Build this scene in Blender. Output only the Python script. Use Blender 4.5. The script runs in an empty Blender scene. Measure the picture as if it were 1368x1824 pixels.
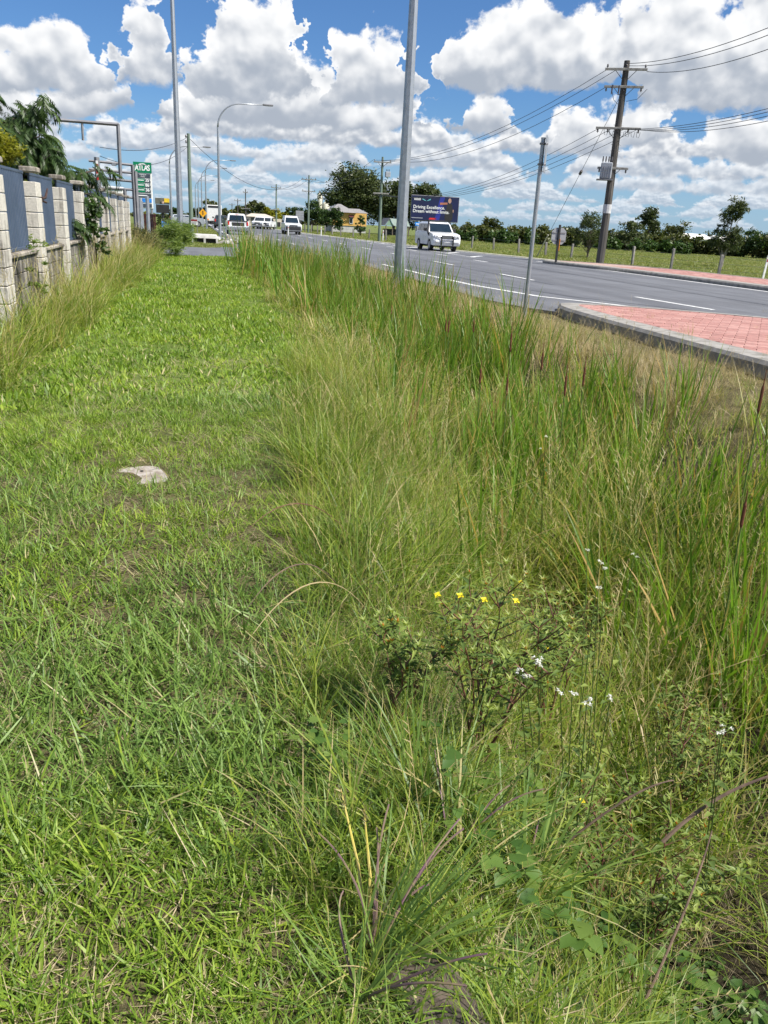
import bpy, bmesh, math, random
import numpy as np
from mathutils import Vector, Matrix
R_ = math.radians
random.seed(7); rng = np.random.default_rng(7)
sc = bpy.context.scene
col = sc.collection

# ------------------------------------------------------------------ camera
FPX, CAMZ = 1400.0, 1.5
TH, RHO, PSI = R_(20.0), R_(3.0), R_(13.8)
CF = Vector((math.sin(PSI)*math.cos(TH), math.cos(PSI)*math.cos(TH), -math.sin(TH)))
_r0 = Vector((math.cos(PSI), -math.sin(PSI), 0)); _u0 = _r0.cross(CF)
CR = _r0*math.cos(RHO) + _u0*math.sin(RHO)
CU = _u0*math.cos(RHO) - _r0*math.sin(RHO)
cam_d = bpy.data.cameras.new('camera'); cam = bpy.data.objects.new('camera', cam_d); col.objects.link(cam)
M = Matrix((CR, CU, -CF)).transposed().to_4x4(); M.translation = (0, 0, CAMZ)
cam.matrix_world = M
cam_d.sensor_fit = 'VERTICAL'; cam_d.sensor_height = 24.0; cam_d.lens = 24.0*FPX/1824.0
cam_d.clip_start = 0.05; cam_d.clip_end = 12000
sc.camera = cam
def ray(x, y): return CF + CR*((x-684)/FPX) + CU*((912-y)/FPX)
def at(x, y, Y):                                   # the point on the pixel's ray at world distance Y
    r = ray(x, y); return Vector((0, 0, CAMZ)) + r*(Y/r.y)
def gnd(x, y, z=0.0):                              # where the pixel's ray meets height z
    r = ray(x, y); return Vector((0, 0, CAMZ)) + r*((z-CAMZ)/r.z)
def azel(x, y):
    r = ray(x, y).normalized()
    return math.degrees(math.atan2(r.x, r.y)), math.degrees(math.asin(r.z))

# ------------------------------------------------------------------ world: sky with fair-weather cumulus
SUN_EL, SUN_AZ = 52.0, 125.0                        # azimuth clockwise from +Y
class S:
    """a socket with arithmetic, so that node maths can be written as formulas"""
    nt = None
    def __init__(s, k): s.k = k
    def _m(s, op, *b, clamp=False):
        n = S.nt.nodes.new('ShaderNodeMath'); n.operation = op; n.use_clamp = clamp
        for i, v in enumerate((s,)+b):
            if isinstance(v, S): S.nt.links.new(v.k, n.inputs[i])
            else: n.inputs[i].default_value = float(v)
        return S(n.outputs[0])
    def __add__(s, o): return s._m('ADD', o)
    def __sub__(s, o): return s._m('SUBTRACT', o)
    def __mul__(s, o): return s._m('MULTIPLY', o)
    def __truediv__(s, o): return s._m('DIVIDE', o)
    def __rtruediv__(s, o): return s._m('POWER', -1.0)*o
    __radd__ = __add__; __rmul__ = __mul__
    def __rsub__(s, o): return (s*-1.0)+o
    def mx(s, o): return s._m('MAXIMUM', o)
    def mn(s, o): return s._m('MINIMUM', o)
    def smax(s, o, d=.2): return s._m('SMOOTH_MAX', o, d)
    def clamp(s): return s._m('ADD', 0.0, clamp=True)
    def sstep(s, a, b):
        n = S.nt.nodes.new('ShaderNodeMapRange'); n.interpolation_type = 'SMOOTHSTEP'
        S.nt.links.new(s.k, n.inputs[0]); n.inputs[1].default_value = a; n.inputs[2].default_value = b
        return S(n.outputs[0])
def vec(x, y, z):
    n = S.nt.nodes.new('ShaderNodeCombineXYZ')
    for i, v in enumerate((x, y, z)):
        if isinstance(v, S): S.nt.links.new(v.k, n.inputs[i])
        else: n.inputs[i].default_value = float(v)
    return n.outputs[0]
def noise(v, scale, detail, rough=.5, lac=2.0, typ='FBM', dist=0.0):
    n = S.nt.nodes.new('ShaderNodeTexNoise'); n.noise_type = typ
    S.nt.links.new(v, n.inputs['Vector']); n.inputs['Scale'].default_value = scale; n.inputs['Detail'].default_value = detail
    n.inputs['Roughness'].default_value = rough; n.inputs['Lacunarity'].default_value = lac; n.inputs['Distortion'].default_value = dist
    return S(n.outputs[0])
def voro(v, scale, detail=0.0, rough=.5, smooth=.3):
    n = S.nt.nodes.new('ShaderNodeTexVoronoi'); n.feature = 'SMOOTH_F1'
    S.nt.links.new(v, n.inputs['Vector']); n.inputs['Scale'].default_value = scale; n.inputs['Detail'].default_value = detail
    n.inputs['Roughness'].default_value = rough; n.inputs['Smoothness'].default_value = smooth
    return S(n.outputs['Distance'])
def mixcol(fac, a, b, mode='MIX'):
    n = S.nt.nodes.new('ShaderNodeMix'); n.data_type = 'RGBA'; n.blend_type = mode
    if isinstance(fac, S): S.nt.links.new(fac.k, n.inputs[0])
    else: n.inputs[0].default_value = fac
    for i, v in ((6, a), (7, b)):
        if isinstance(v, S): S.nt.links.new(v.k, n.inputs[i])
        elif hasattr(v, 'is_output'): S.nt.links.new(v, n.inputs[i])
        else: n.inputs[i].default_value = (*v, 1)
    return n.outputs[2]

world = bpy.data.worlds.new('World'); sc.world = world; world.use_nodes = True
nt = world.node_tree; nt.nodes.clear(); S.nt = nt
sky = nt.nodes.new('ShaderNodeTexSky'); sky.sky_type = 'NISHITA'; sky.sun_disc = False
sky.sun_elevation = R_(SUN_EL); sky.sun_rotation = R_(SUN_AZ)
sky.air_density = 1.0; sky.dust_density = 0.4; sky.ozone_density = 2.0; sky.altitude = 0
tc = nt.nodes.new('ShaderNodeTexCoord'); sep = nt.nodes.new('ShaderNodeSeparateXYZ'); nt.links.new(tc.outputs['Generated'], sep.inputs[0])
dx, dy, dz = (S(sep.outputs[i]) for i in range(3))
AZ = dx._m('ARCTAN2', dy)*(180/math.pi)             # degrees clockwise from +Y
EL = dz._m('ARCSINE')*(180/math.pi)
# banks of cumulus, far and low ones first: (x, top, base) in pixels where the photograph tells the clouds apart
BANK_A = [(-80,80,170),(0,62,170),(40,40,172),(110,38,172),(165,75,165),(190,105,162),(203,135,155),(213,70,150),(226,22,148),(245,5,146),(288,0,145),(306,30,146),(319,90,150),(331,165,152),(344,175,182),(352,60,185),(385,25,190),(395,-20,190),(440,-25,190),(475,25,190),(490,-20,180),(530,-10,165),(546,50,160),(556,220,165),(572,130,185),(580,70,190),(600,60,195),(650,40,195),(690,65,200),(725,62,205),(745,95,205),(760,240,180),(775,200,165),(800,65,165),(850,25,165),(900,5,166),(950,0,168),(990,15,168),(1030,-10,165),(1080,5,155),(1102,35,130),(1114,230,120),(1132,200,120),(1140,-10,190),(1180,-40,190),(1240,-60,195),(1300,5,200),(1330,-30,210),(1400,-60,210)]
BANK_B = [(-80,150,222),(0,150,222),(100,140,218),(200,140,205),(258,160,200),(272,250,195),(300,240,200),(330,130,225),(400,135,228),(425,100,235),(480,95,238),(540,100,238),(600,150,238),(660,165,240),(720,160,235),(770,170,230),(790,290,228),(820,200,245),(850,185,248),(890,178,245),(922,205,238),(940,300,235),(960,232,265),(1000,210,270),(1060,190,270),(1110,180,268),(1160,175,250),(1212,185,250),(1232,320,250),(1250,240,285),(1290,215,290),(1340,200,292),(1400,190,292)]
_rc = random.Random(5)
def profile(bank, k):
    """a float curve over the azimuth: drawn from the photograph where it looks, going on at random round the sky"""
    pts = sorted((azel(x, y[k-1])[0], azel(x, y[k-1])[1]) for x, *y in bank)
    lo, hi = pts[0][0], pts[-1][0]
    a = hi+4
    base = sum(azel(x, y[1])[1] for x, *y in bank)/len(bank)
    while a < lo+356:
        pts.append((a, base+(_rc.uniform(-1.0, 6.0) if k == 1 else _rc.uniform(-.4, .4)))); a += 4
    n = nt.nodes.new('ShaderNodeFloatCurve'); c = n.mapping; c.use_clip = False
    c.clip_min_y = -1
    cv = c.curves[0]; P = [((a-lo)/360, v/30) for a, v in pts]
    cv.points[0].location = P[0]; cv.points[1].location = (1.0, P[0][1])
    for p in P[1:]: cv.points.new(*p)
    for p in cv.points: p.handle_type = 'AUTO_CLAMPED'
    c.update()
    u = ((AZ+WARP-lo)*(1/360))._m('FRACT')
    nt.links.new(u.k, n.inputs['Value'])
    return S(n.outputs[0])*30.0
def n2(v, scale, detail, rough=.5, typ='FBM', dim='2D'):
    n = nt.nodes.new('ShaderNodeTexNoise'); n.noise_dimensions = dim; n.noise_type = typ
    if dim == '1D': nt.links.new(v, n.inputs['W'])
    else: nt.links.new(v, n.inputs['Vector'])
    n.inputs['Scale'].default_value = scale; n.inputs['Detail'].default_value = detail; n.inputs['Roughness'].default_value = rough
    return S(n.outputs[0])
PUFF = []
for s_, sq in ((1.9, 1.9), (.85, 1.35), (.40, 1.15)):
    o = vec(AZ*s_, EL*(s_*sq), 0.0)
    m0 = n2(o, 1.0, 7.0, .60)
    l0 = n2(o, .95, 2.6, .5)
    l1 = n2(vec(AZ*s_+.10, EL*(s_*sq)+.34, 0.0), .95, 2.6, .5)
    PUFF.append((m0, l0-l1))
def tops(seed, freq, base, h, cover):
    n = n2((AZ*freq+seed).k, 1.0, 2.0, .5, dim='1D')
    return base + ((n-cover)*(h*4.2)).mn(h)
WARP = (n2(vec(AZ*.5+31.0, EL*.55+7.0, 0.0), 1.0, 4.0, .55)-.5)*5.0
ROWS = [(0, tops(3.1, .30, 1.1, .5, .42), .8), (0, tops(17.7, .24, 1.7, .8, .42), 1.4), (0, tops(29.9, .21, 2.4, 1.0, .42), 2.05), (1, tops(41.3, .17, 3.2, 1.5, .40), 2.8),
        (1, tops(77.9, .15, 4.2, 1.8, .40), 3.7), (1, tops(91.2, .13, 5.4, 2.2, .40), 4.8)]
ROWS += [(2, profile(BANK_B, 1), profile(BANK_B, 2)), (2, profile(BANK_A, 1), profile(BANK_A, 2))]
over = n2(vec(dx/(dz+.15), dy/(dz+.15), 0.0), 1.3, 4.0, .55)      # the same clouds overhead
skyc = mixcol(1.0, sky.outputs[0], (.50, .76, 1.10), 'MULTIPLY')
skyc = mixcol(EL.sstep(-2.0, 8.0), mixcol(.5, skyc, (4.3, 6.2, 8.8)), skyc)
cl_dark, cl_lit = (4.1, 4.6, 5.4), (9.9, 9.95, 10.0)
AMP = (.8, 1.9, 4.2); SOFT = (.22, .34, .50)
final = mixcol((over.sstep(.5, .62))*EL.sstep(17.0, 24.0), skyc, (6.6, 6.8, 7.2))
for i, (k, top, base) in enumerate(ROWS):
    m0, m1 = PUFF[k]; amp, soft = AMP[k], SOFT[k]
    w = (m0-.5)*amp
    dt = top-EL+w                                   # depth under the top, in degrees
    db = EL-base+w*.45
    d = dt.mn(db*1.3)
    if not isinstance(base, float): d = d.mn((top-base)*1.2+w*.6)
    al = d.sstep(-soft*.35, soft)
    hgt = db/((db.mx(0.0)+dt.mx(0.0))+.05*amp)      # 0 at the flat base, 1 at the top
    lit = hgt.mn(1.2)*.88 + .06 + m1*1.25 + (m0-.5)*.45
    c = mixcol(lit.sstep(.02, .92), cl_dark, cl_lit)
    hz = max(0.0, .5-i*.10)
    if hz > 0: c = mixcol(hz, c, (5.7, 6.7, 8.0))
    final = mixcol(al*(1.0-hz*.6), final, c)
bg = nt.nodes.new('ShaderNodeBackground'); bg.inputs[1].default_value = 0.060
nt.links.new(final, bg.inputs[0])
wo = nt.nodes.new('ShaderNodeOutputWorld'); nt.links.new(bg.outputs[0], wo.inputs[0])
world.cycles.sampling_method = 'MANUAL'; world.cycles.sample_map_resolution = 512

# ------------------------------------------------------------------ sun, veiled by thin cloud
sl = bpy.data.lights.new('sun', 'SUN'); sl.energy = 5.0; sl.angle = R_(5.0); sl.color = (1.0, .95, .87)
sun = bpy.data.objects.new('sun', sl); col.objects.link(sun)
_sd = Vector((math.sin(R_(SUN_AZ))*math.cos(R_(SUN_EL)), math.cos(R_(SUN_AZ))*math.cos(R_(SUN_EL)), math.sin(R_(SUN_EL))))
sun.rotation_euler = _sd.to_track_quat('Z', 'Y').to_euler()
vs = sc.view_settings; vs.view_transform = 'Standard'; vs.look = 'None'; vs.gamma = 1.0; vs.exposure = 0.82; vs.use_curve_mapping = False
sc.cycles.use_denoising = True; sc.cycles.max_bounces = 6; sc.cycles.diffuse_bounces = 3; sc.cycles.transmission_bounces = 4; sc.cycles.glossy_bounces = 2
sc.cycles.use_adaptive_sampling = True; sc.cycles.adaptive_threshold = 0.02
sc.cycles.sample_clamp_indirect = 6.0

# ================================================================== helpers
def lin(h):
    h = h.lstrip('#'); v = [int(h[i:i+2], 16)/255 for i in (0, 2, 4)]
    return tuple(c/12.92 if c <= .04045 else ((c+.055)/1.055)**2.4 for c in v)
def new_mat(name):
    m = bpy.data.materials.new(name); m.use_nodes = True; S.nt = m.node_tree
    return m, m.node_tree, m.node_tree.nodes['Principled BSDF']
def objpos():
    return S.nt.nodes.new('ShaderNodeTexCoord').outputs['Object']
def worldpos():
    return S.nt.nodes.new('ShaderNodeNewGeometry').outputs['Position']
def ramp(fac, stops):
    n = S.nt.nodes.new('ShaderNodeValToRGB'); S.nt.links.new(fac.k if isinstance(fac, S) else fac, n.inputs[0])
    e = n.color_ramp.elements
    while len(e) < len(stops): e.new(.5)
    for el, (p, c) in zip(e, stops): el.position = p; el.color = (*c, 1)
    return n.outputs[0]
def bump(bs, h, strength, dist):
    n = S.nt.nodes.new('ShaderNodeBump'); n.inputs['Strength'].default_value = strength; n.inputs['Distance'].default_value = dist
    S.nt.links.new(h.k, n.inputs['Height']); S.nt.links.new(n.outputs[0], bs.inputs['Normal'])
MATS = {}
def pmat(name, c1, c2=None, scale=4.0, rough=.7, metal=0.0, bmp=0.0, bscale=None, spec=.4, world=False, stretch=None, coat=0.0):
    """plain surface: two tones broken up by noise, fine relief, uneven gloss"""
    m, t, b = new_mat(name)
    v = worldpos() if world else objpos()
    if stretch:
        mp = t.nodes.new('ShaderNodeMapping'); mp.inputs['Scale'].default_value = stretch; t.links.new(v, mp.inputs[0]); v = mp.outputs[0]
    c2 = c2 or tuple(x*.78 for x in c1)
    n = noise(v, scale, 5.0, .6)
    t.links.new(mixcol(n.sstep(.35, .68), c1, c2), b.inputs['Base Color'])
    t.links.new((rough-.12+n*.24).k, b.inputs['Roughness'])
    b.inputs['Metallic'].default_value = metal; b.inputs['Specular IOR Level'].default_value = spec; b.inputs['Coat Weight'].default_value = coat
    if bmp: bump(b, noise(v, bscale or scale*6, 4.0, .6), .6, bmp)
    MATS[name] = m
    return m
def mt(name, *a, **k):
    if name not in MATS: MATS[name] = pmat(name, *a, **k)
    return MATS[name]

class MB:
    """collects simple shapes into one mesh"""
    def __init__(s): s.v, s.f = [], []
    def add(s, vs, fs):
        o = len(s.v); s.v += [tuple(v) for v in vs]; s.f += [tuple(i+o for i in f) for f in fs]; return s
    def box(s, c, d, rz=0.0, bev=0.0, taper=(1, 1), M=None):
        hx, hy, hz = d[0]/2, d[1]/2, d[2]/2
        b = min(bev, hx*.45, hy*.45, hz*.45)
        if b <= 0:
            vs = [(x*hx*(taper[0] if z > 0 else 1), y*hy*(taper[1] if z > 0 else 1), z*hz) for z in (-1, 1) for y in (-1, 1) for x in (-1, 1)]
            fs = [(0, 2, 3, 1), (4, 5, 7, 6), (0, 1, 5, 4), (2, 6, 7, 3), (0, 4, 6, 2), (1, 3, 7, 5)]
        else:
            vs, fs = [], []
            def lay(z, ins):
                X, Y = hx-ins, hy-ins; q = b
                return [(-X+q, -Y, z), (X-q, -Y, z), (X, -Y+q, z), (X, Y-q, z), (X-q, Y, z), (-X+q, Y, z), (-X, Y-q, z), (-X, -Y+q, z)]
            L = [lay(-hz, b), lay(-hz+b, 0), lay(hz-b, 0), lay(hz, b)]
            for l in L: vs += l
            for k in range(3):
                for i in range(8): j = (i+1) % 8; fs.append((k*8+i, k*8+j, k*8+8+j, k*8+8+i))
            fs.append(tuple(range(7, -1, -1))); fs.append(tuple(range(24, 32)))
        R = Matrix.Rotation(rz, 3, 'Z'); C = Vector(c)
        vs = [C+(M or R) @ Vector(v) for v in vs]
        return s.add(vs, fs)
    def tube(s, pts, r, n=8, cap=True):
        pts = [Vector(p) for p in pts]; rs = r if isinstance(r, (list, tuple)) else [r]*len(pts)
        o = len(s.v); up = None
        for i, p in enumerate(pts):
            t = (pts[min(i+1, len(pts)-1)]-pts[max(i-1, 0)])
            t = t.normalized() if t.length > 1e-9 else Vector((0, 0, 1))
            if up is None: up = Vector((0, 0, 1)) if abs(t.z) < .9 else Vector((1, 0, 0))
            a = t.cross(up)
            a = a.normalized() if a.length > 1e-6 else t.orthogonal().normalized()
            b = a.cross(t).normalized(); up = b
            for k in range(n):
                q = 2*math.pi*k/n; s.v.append(tuple(p+(a*math.cos(q)+b*math.sin(q))*rs[i]))
        for i in range(len(pts)-1):
            for k in range(n):
                j = (k+1) % n; s.f.append((o+i*n+k, o+i*n+j, o+(i+1)*n+j, o+(i+1)*n+k))
        if cap:
            s.f.append(tuple(o+k for k in range(n-1, -1, -1))); e = o+(len(pts)-1)*n; s.f.append(tuple(e+k for k in range(n)))
        return s
    def bez(s, pts, r, n=12, k=5):
        """round bar along a smooth curve through the first and last point, pulled by those between"""
        P = [Vector(p) for p in pts]; out = []
        for i in range(n+1):
            Q = P[:]; t = i/n
            while len(Q) > 1: Q = [Q[j].lerp(Q[j+1], t) for j in range(len(Q)-1)]
            out.append(Q[0])
        m = len(r)-1; rs = [r[min(int(i/n*m), m-1)]+(r[min(int(i/n*m)+1, m)]-r[min(int(i/n*m), m-1)])*(i/n*m-min(int(i/n*m), m-1)) for i in range(n+1)]
        return s.tube(out, rs, k)
    def prism(s, poly, axis, lo, hi, M=None):
        """polygon in the plane square to the axis, pulled from lo to hi"""
        def mk(p, h): return {'x': (h, p[0], p[1]), 'y': (p[0], h, p[1]), 'z': (p[0], p[1], h)}[axis]
        n = len(poly); vs = [mk(p, lo) for p in poly]+[mk(p, hi) for p in poly]
        if M: vs = [M @ Vector(v) for v in vs]
        fs = [(i, (i+1) % n, n+(i+1) % n, n+i) for i in range(n)]+[tuple(range(n-1, -1, -1)), tuple(range(n, 2*n))]
        return s.add(vs, fs)
    def loft(s, secs, cap=True):
        n = len(secs[0]); o = len(s.v)
        for q in secs: s.v += [tuple(p) for p in q]
        for i in range(len(secs)-1):
            for k in range(n):
                j = (k+1) % n; s.f.append((o+i*n+k, o+i*n+j, o+(i+1)*n+j, o+(i+1)*n+k))
        if cap: s.f.append(tuple(o+k for k in range(n-1, -1, -1))); e = o+(len(secs)-1)*n; s.f.append(tuple(e+k for k in range(n)))
        return s
    def quad(s, a, b, c, d): return s.add([a, b, c, d], [(0, 1, 2, 3)])
    def mesh(s, name):
        me = bpy.data.meshes.new(name); me.from_pydata(s.v, [], s.f)
        bm = bmesh.new(); bm.from_mesh(me); bmesh.ops.recalc_face_normals(bm, faces=bm.faces); bm.to_mesh(me); bm.free()
        return me
    def build(s, name, mat, parent=None, smooth=False, **k):
        return obj(name, s.mesh(name), mat, parent, smooth, **k)
def obj(name, me, mat=None, parent=None, smooth=False, loc=None, rz=None, **props):
    o = bpy.data.objects.new(name, me); col.objects.link(o)
    if mat is not None and me is not None and not me.materials: me.materials.append(mat)
    if parent is not None: o.parent = parent
    if loc is not None: o.location = loc
    if rz is not None: o.rotation_euler.z = rz
    if smooth and me is not None: me.shade_smooth() if hasattr(me, 'shade_smooth') else None
    for k, v in props.items(): o[k] = v
    return o
def empty(name, loc, label, category, group=None, rz=0.0):
    o = bpy.data.objects.new(name, None); col.objects.link(o); o.location = loc; o.rotation_euler.z = rz; o.empty_display_size = .2
    o['label'] = label; o['category'] = category
    if group: o['group'] = group
    return o
def tag(o, label, category, group=None):
    o['label'] = label; o['category'] = category
    if group: o['group'] = group
    return o
def copy_tree(o, parent=None):
    c = o.copy(); col.objects.link(c); c.parent = parent
    for ch in list(o.children): copy_tree(ch, c)
    return c
def text(name, s, size, loc, rot, mat, parent, align='LEFT', bold=0.0, sx=1.0):
    cu = bpy.data.curves.new(name, 'FONT'); cu.body = s; cu.size = size; cu.align_x = align; cu.align_y = 'BOTTOM'; cu.offset = bold; cu.extrude = .002
    tmp = bpy.data.objects.new(name, cu); me = bpy.data.meshes.new_from_object(tmp); bpy.data.objects.remove(tmp)
    me.materials.clear(); me.materials.append(mat)
    o = bpy.data.objects.new(name, me); col.objects.link(o); o.parent = parent; o.location = loc; o.rotation_euler = rot; o.scale.x = sx
    return o
def sstep(x, a, b):
    t = np.clip((np.asarray(x, float)-a)/(b-a), 0, 1); return t*t*(3-2*t)

# ------------------------------------------------------------------ shape of the land
def edge(y):                                        # where the mown strip ends and the drain's bank begins
    return np.interp(y, [-3, 1.1, 2.2, 4.0, 8.4, 16, 33, 60], [.30, .42, .62, .85, 1.22, 1.45, 1.75, 1.9]) + .06*np.sin(y*1.9)+.05*np.sin(y*.8+1)
def terrain(x, y):
    x = np.asarray(x, float); y = np.asarray(y, float)
    e = edge(y); L = e+np.interp(y, [0, 2.5, 5], [.95, 1.15, 1.7]); Rr = np.interp(y, [0, 8, 16, 33], [6.2, 6.3, 6.0, 5.6])
    d = sstep(x, e-.1, L)*(1-sstep(x, L+.5, Rr)) * (1-sstep(y, 31.5, 34.0))
    dep = np.interp(y, [0, 3, 8, 33], [1.15, 1.0, .8, .7])
    z = -d*dep
    z = z + .018*np.sin(x*2.1+y*.7)*np.cos(y*1.3-x)*(1-sstep(np.hypot(x, y), 20, 40))
    z = z - .08*sstep(x, 5.0, 6.0) - .12*sstep(x, 24.0, 29.0) + .02*sstep(np.abs(x), 200, 900)
    z = z - .04*(1-sstep(x, -1.9, -1.0))
    z = z - .06*np.maximum(sstep(y, 33.2, 33.8)*(1-sstep(y, 43.0, 43.6)), sstep(y, 43.4, 47)*sstep(x, .4, 2.3))*(1-sstep(x, 22.5, 26))
    return z

# ================================================================== the setting
def sheet(name, xs, ys, zf, mat, **k):
    X, Y = np.meshgrid(xs, ys); Z = zf(X, Y)
    v = np.stack([X.ravel(), Y.ravel(), Z.ravel()], 1); nx, ny = len(xs), len(ys)
    i = np.arange((ny-1)*(nx-1)); r, c = i//(nx-1), i % (nx-1); a = r*nx+c
    f = np.stack([a, a+1, a+nx+1, a+nx], 1)
    me = bpy.data.meshes.new(name); me.from_pydata(v.tolist(), [], f.tolist())
    return obj(name, me, mat, None, True, **k)
def ground_material():
    m, t, b = new_mat('soil and thatch'); p = worldpos()
    n1 = noise(p, .35, 4.0, .6); n2_ = noise(p, 6.0, 6.0, .65); n3 = noise(p, 38.0, 4.0, .7)
    near = ramp((n2_*.6+n3*.4), [(.30, (.040, .034, .018)), (.45, (.085, .074, .036)), (.58, (.14, .120, .058)), (.72, (.27, .225, .13))])
    far = ramp((n1*.5+n2_*.5), [(.3, (.075, .105, .028)), (.5, (.115, .145, .040)), (.7, (.17, .165, .060))])
    sp = t.nodes.new('ShaderNodeSeparateXYZ'); t.links.new(p, sp.inputs[0])
    turf = S(sp.outputs[1]).sstep(4.5, 8.0)*(1.0-S(sp.outputs[0]).sstep(1.2, 1.9))*S(sp.outputs[0]).sstep(-2.2, -1.6)
    near = mixcol(turf*.75, near, ramp((n2_*.6+n3*.4), [(.32, (.07, .12, .02)), (.5, (.12, .19, .03)), (.7, (.20, .26, .05))]))
    k = S(sp.outputs[1]).sstep(26, 44).mx(S(sp.outputs[0]).sstep(22, 26))
    c = mixcol(k, near, far)
    wet = S(sp.outputs[2]).sstep(-.30, -.75)        # wet soil of the drain's bed, with the hollow's shade painted up the bank
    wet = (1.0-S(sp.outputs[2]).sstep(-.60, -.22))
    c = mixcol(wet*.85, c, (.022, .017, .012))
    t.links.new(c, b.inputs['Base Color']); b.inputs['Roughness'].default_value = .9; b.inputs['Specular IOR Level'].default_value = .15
    bump(b, n2_*.5+n3*.5, 1.0, .05)
    return m
gx = np.unique(np.concatenate([np.arange(-4, 9, .14), np.arange(9, 40, 1.5), np.array([-3000, -1200, -500, -200, -90, -40, -20, -10, -7, -5.2, 45, 60, 90, 150, 260, 500, 1200, 3000.])]))
gy = np.unique(np.concatenate([np.arange(-1.5, 12, .12), np.arange(12, 37, .3), np.arange(37, 60, 2), np.array([-400, -100, -30, -8, -3, 70, 90, 120, 160, 220, 320, 500, 900, 1800, 5000.])]))
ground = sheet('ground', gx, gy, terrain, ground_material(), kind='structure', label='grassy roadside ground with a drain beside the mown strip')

def asphalt_material(name, base, dark):
    m, t, b = new_mat(name); p = worldpos()
    mp = t.nodes.new('ShaderNodeMapping'); mp.inputs['Scale'].default_value = (1.0, .045, 1.0); t.links.new(p, mp.inputs[0])
    streak = noise(mp.outputs[0], 1.1, 4.0, .55); agg = noise(p, 70.0, 3.0, .8); pat = noise(p, .5, 5.0, .6)
    c = mixcol((streak*.6+pat*.4).sstep(.38, .60), base, dark)
    c = mixcol(agg.sstep(.55, .75)*.5, c, tuple(x*1.7 for x in base))
    t.links.new(c, b.inputs['Base Color']); t.links.new((.62+pat*.25).k, b.inputs['Roughness']); b.inputs['Specular IOR Level'].default_value = .35
    bump(b, agg, .5, .006)
    return m
asph = asphalt_material('road asphalt', (.135, .140, .152), (.095, .098, .107))
ROAD_R = [(24.5, -60), (24.5, 43), (21.3, 46), (19.0, 60), (17.3, 73), (14.6, 105), (12.6, 160), (11.6, 300), (11.2, 900)]
road_poly = [(7.3, -60), (7.3, 15.4), (6.9, 16.2), (6.55, 18), (6.5, 31.5), (5.6, 33.6), (-14, 33.9), (-14, 42.8), (.6, 43.0), (2.0, 46), (2.4, 52), (2.4, 900)]+ROAD_R[::-1]
road = MB().prism(road_poly, 'z', -.4, 0.0).build('road', asph, kind='structure', label='grey asphalt highway with a side street joining it')

paint = pmat('road paint', (.78, .78, .76), (.50, .50, .48), 9.0, .6, world=True)
def ribbon(pts, w, z=.005):
    m = MB(); pts = [Vector((*p, z)) for p in pts]
    L, Rr = [], []
    for i, p in enumerate(pts):
        t = (pts[min(i+1, len(pts)-1)]-pts[max(i-1, 0)]).normalized(); n = Vector((-t.y, t.x, 0))
        L.append(p+n*w/2); Rr.append(p-n*w/2)
    for i in range(len(pts)-1): m.quad(Rr[i], Rr[i+1], L[i+1], L[i])
    return m
def marking(pts, w, label):
    return ribbon(pts, w).build('painted_line', paint, road, label=label)
marking([(14.5, 11.6), (11.8, 14.75), (10.0, 17.1), (8.5, 19.3), (7.85, 22.5), (7.6, 27), (7.5, 33)], .16, 'solid white edge line curving round the near island')
marking([(3.0, 52), (2.9, 120), (2.9, 600)], .15, 'white edge line of the far turning lane')
marking([(19.2, 44.5), (19.3, 30), (19.25, 10)], .16, 'solid white edge line beside the far island')
marking([(20.6, 46.5), (18.5, 60), (16.8, 73), (14.1, 105), (12.1, 160), (11.1, 300)], .15, 'white edge line of the oncoming lane')
for x0, ys in ((11.2, range(8, 92, 9)), (14.6, range(40, 78, 7)), (6.6, range(56, 240, 10))):
    for y in ys:
        x = x0+(.9 if y < 24 and x0 < 12 else 0)*max(0, (24-y))/8
        if x0 < 12 and y < 15: continue
        ribbon([(x, y), (x-(.25 if y < 24 and x0 < 12 else 0), y+(3.2 if x0 < 12 else 2.2))], .14).build('lane_dash', paint, road)
for pts in ([(12.6, 14.2), (9.5, 19.6), (8.6, 24), (8.3, 33)], [(11.0, 24), (10.9, 60), (9.5, 120)], [(14.9, 12), (15.1, 44)]):
    ribbon(pts, .09, .003).build('bitumen_seam', pmat('bitumen', (.035, .035, .038), (.055, .055, .06), 3.0, .5, world=True), road)
# wide median hatching where the oncoming lane splits
for y in range(47, 75, 5):
    ribbon([(16.1, y), (17.6, y+2.4)], .35).build('median_stripe', paint, road)
marking([(16.0, 46), (15.9, 110)], .12, 'thin white line bounding the painted median')

ribbon([(21.5, 46.2), (19.2, 60.1), (17.5, 73.1), (14.8, 105.1), (12.8, 160.1), (11.8, 300)], .55, .03).build('kerb', pmat('pale kerb', (.46, .44, .40), (.34, .32, .29), 2.0, .85, world=True), road, label='pale concrete kerb on the far side of the road')
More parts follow.
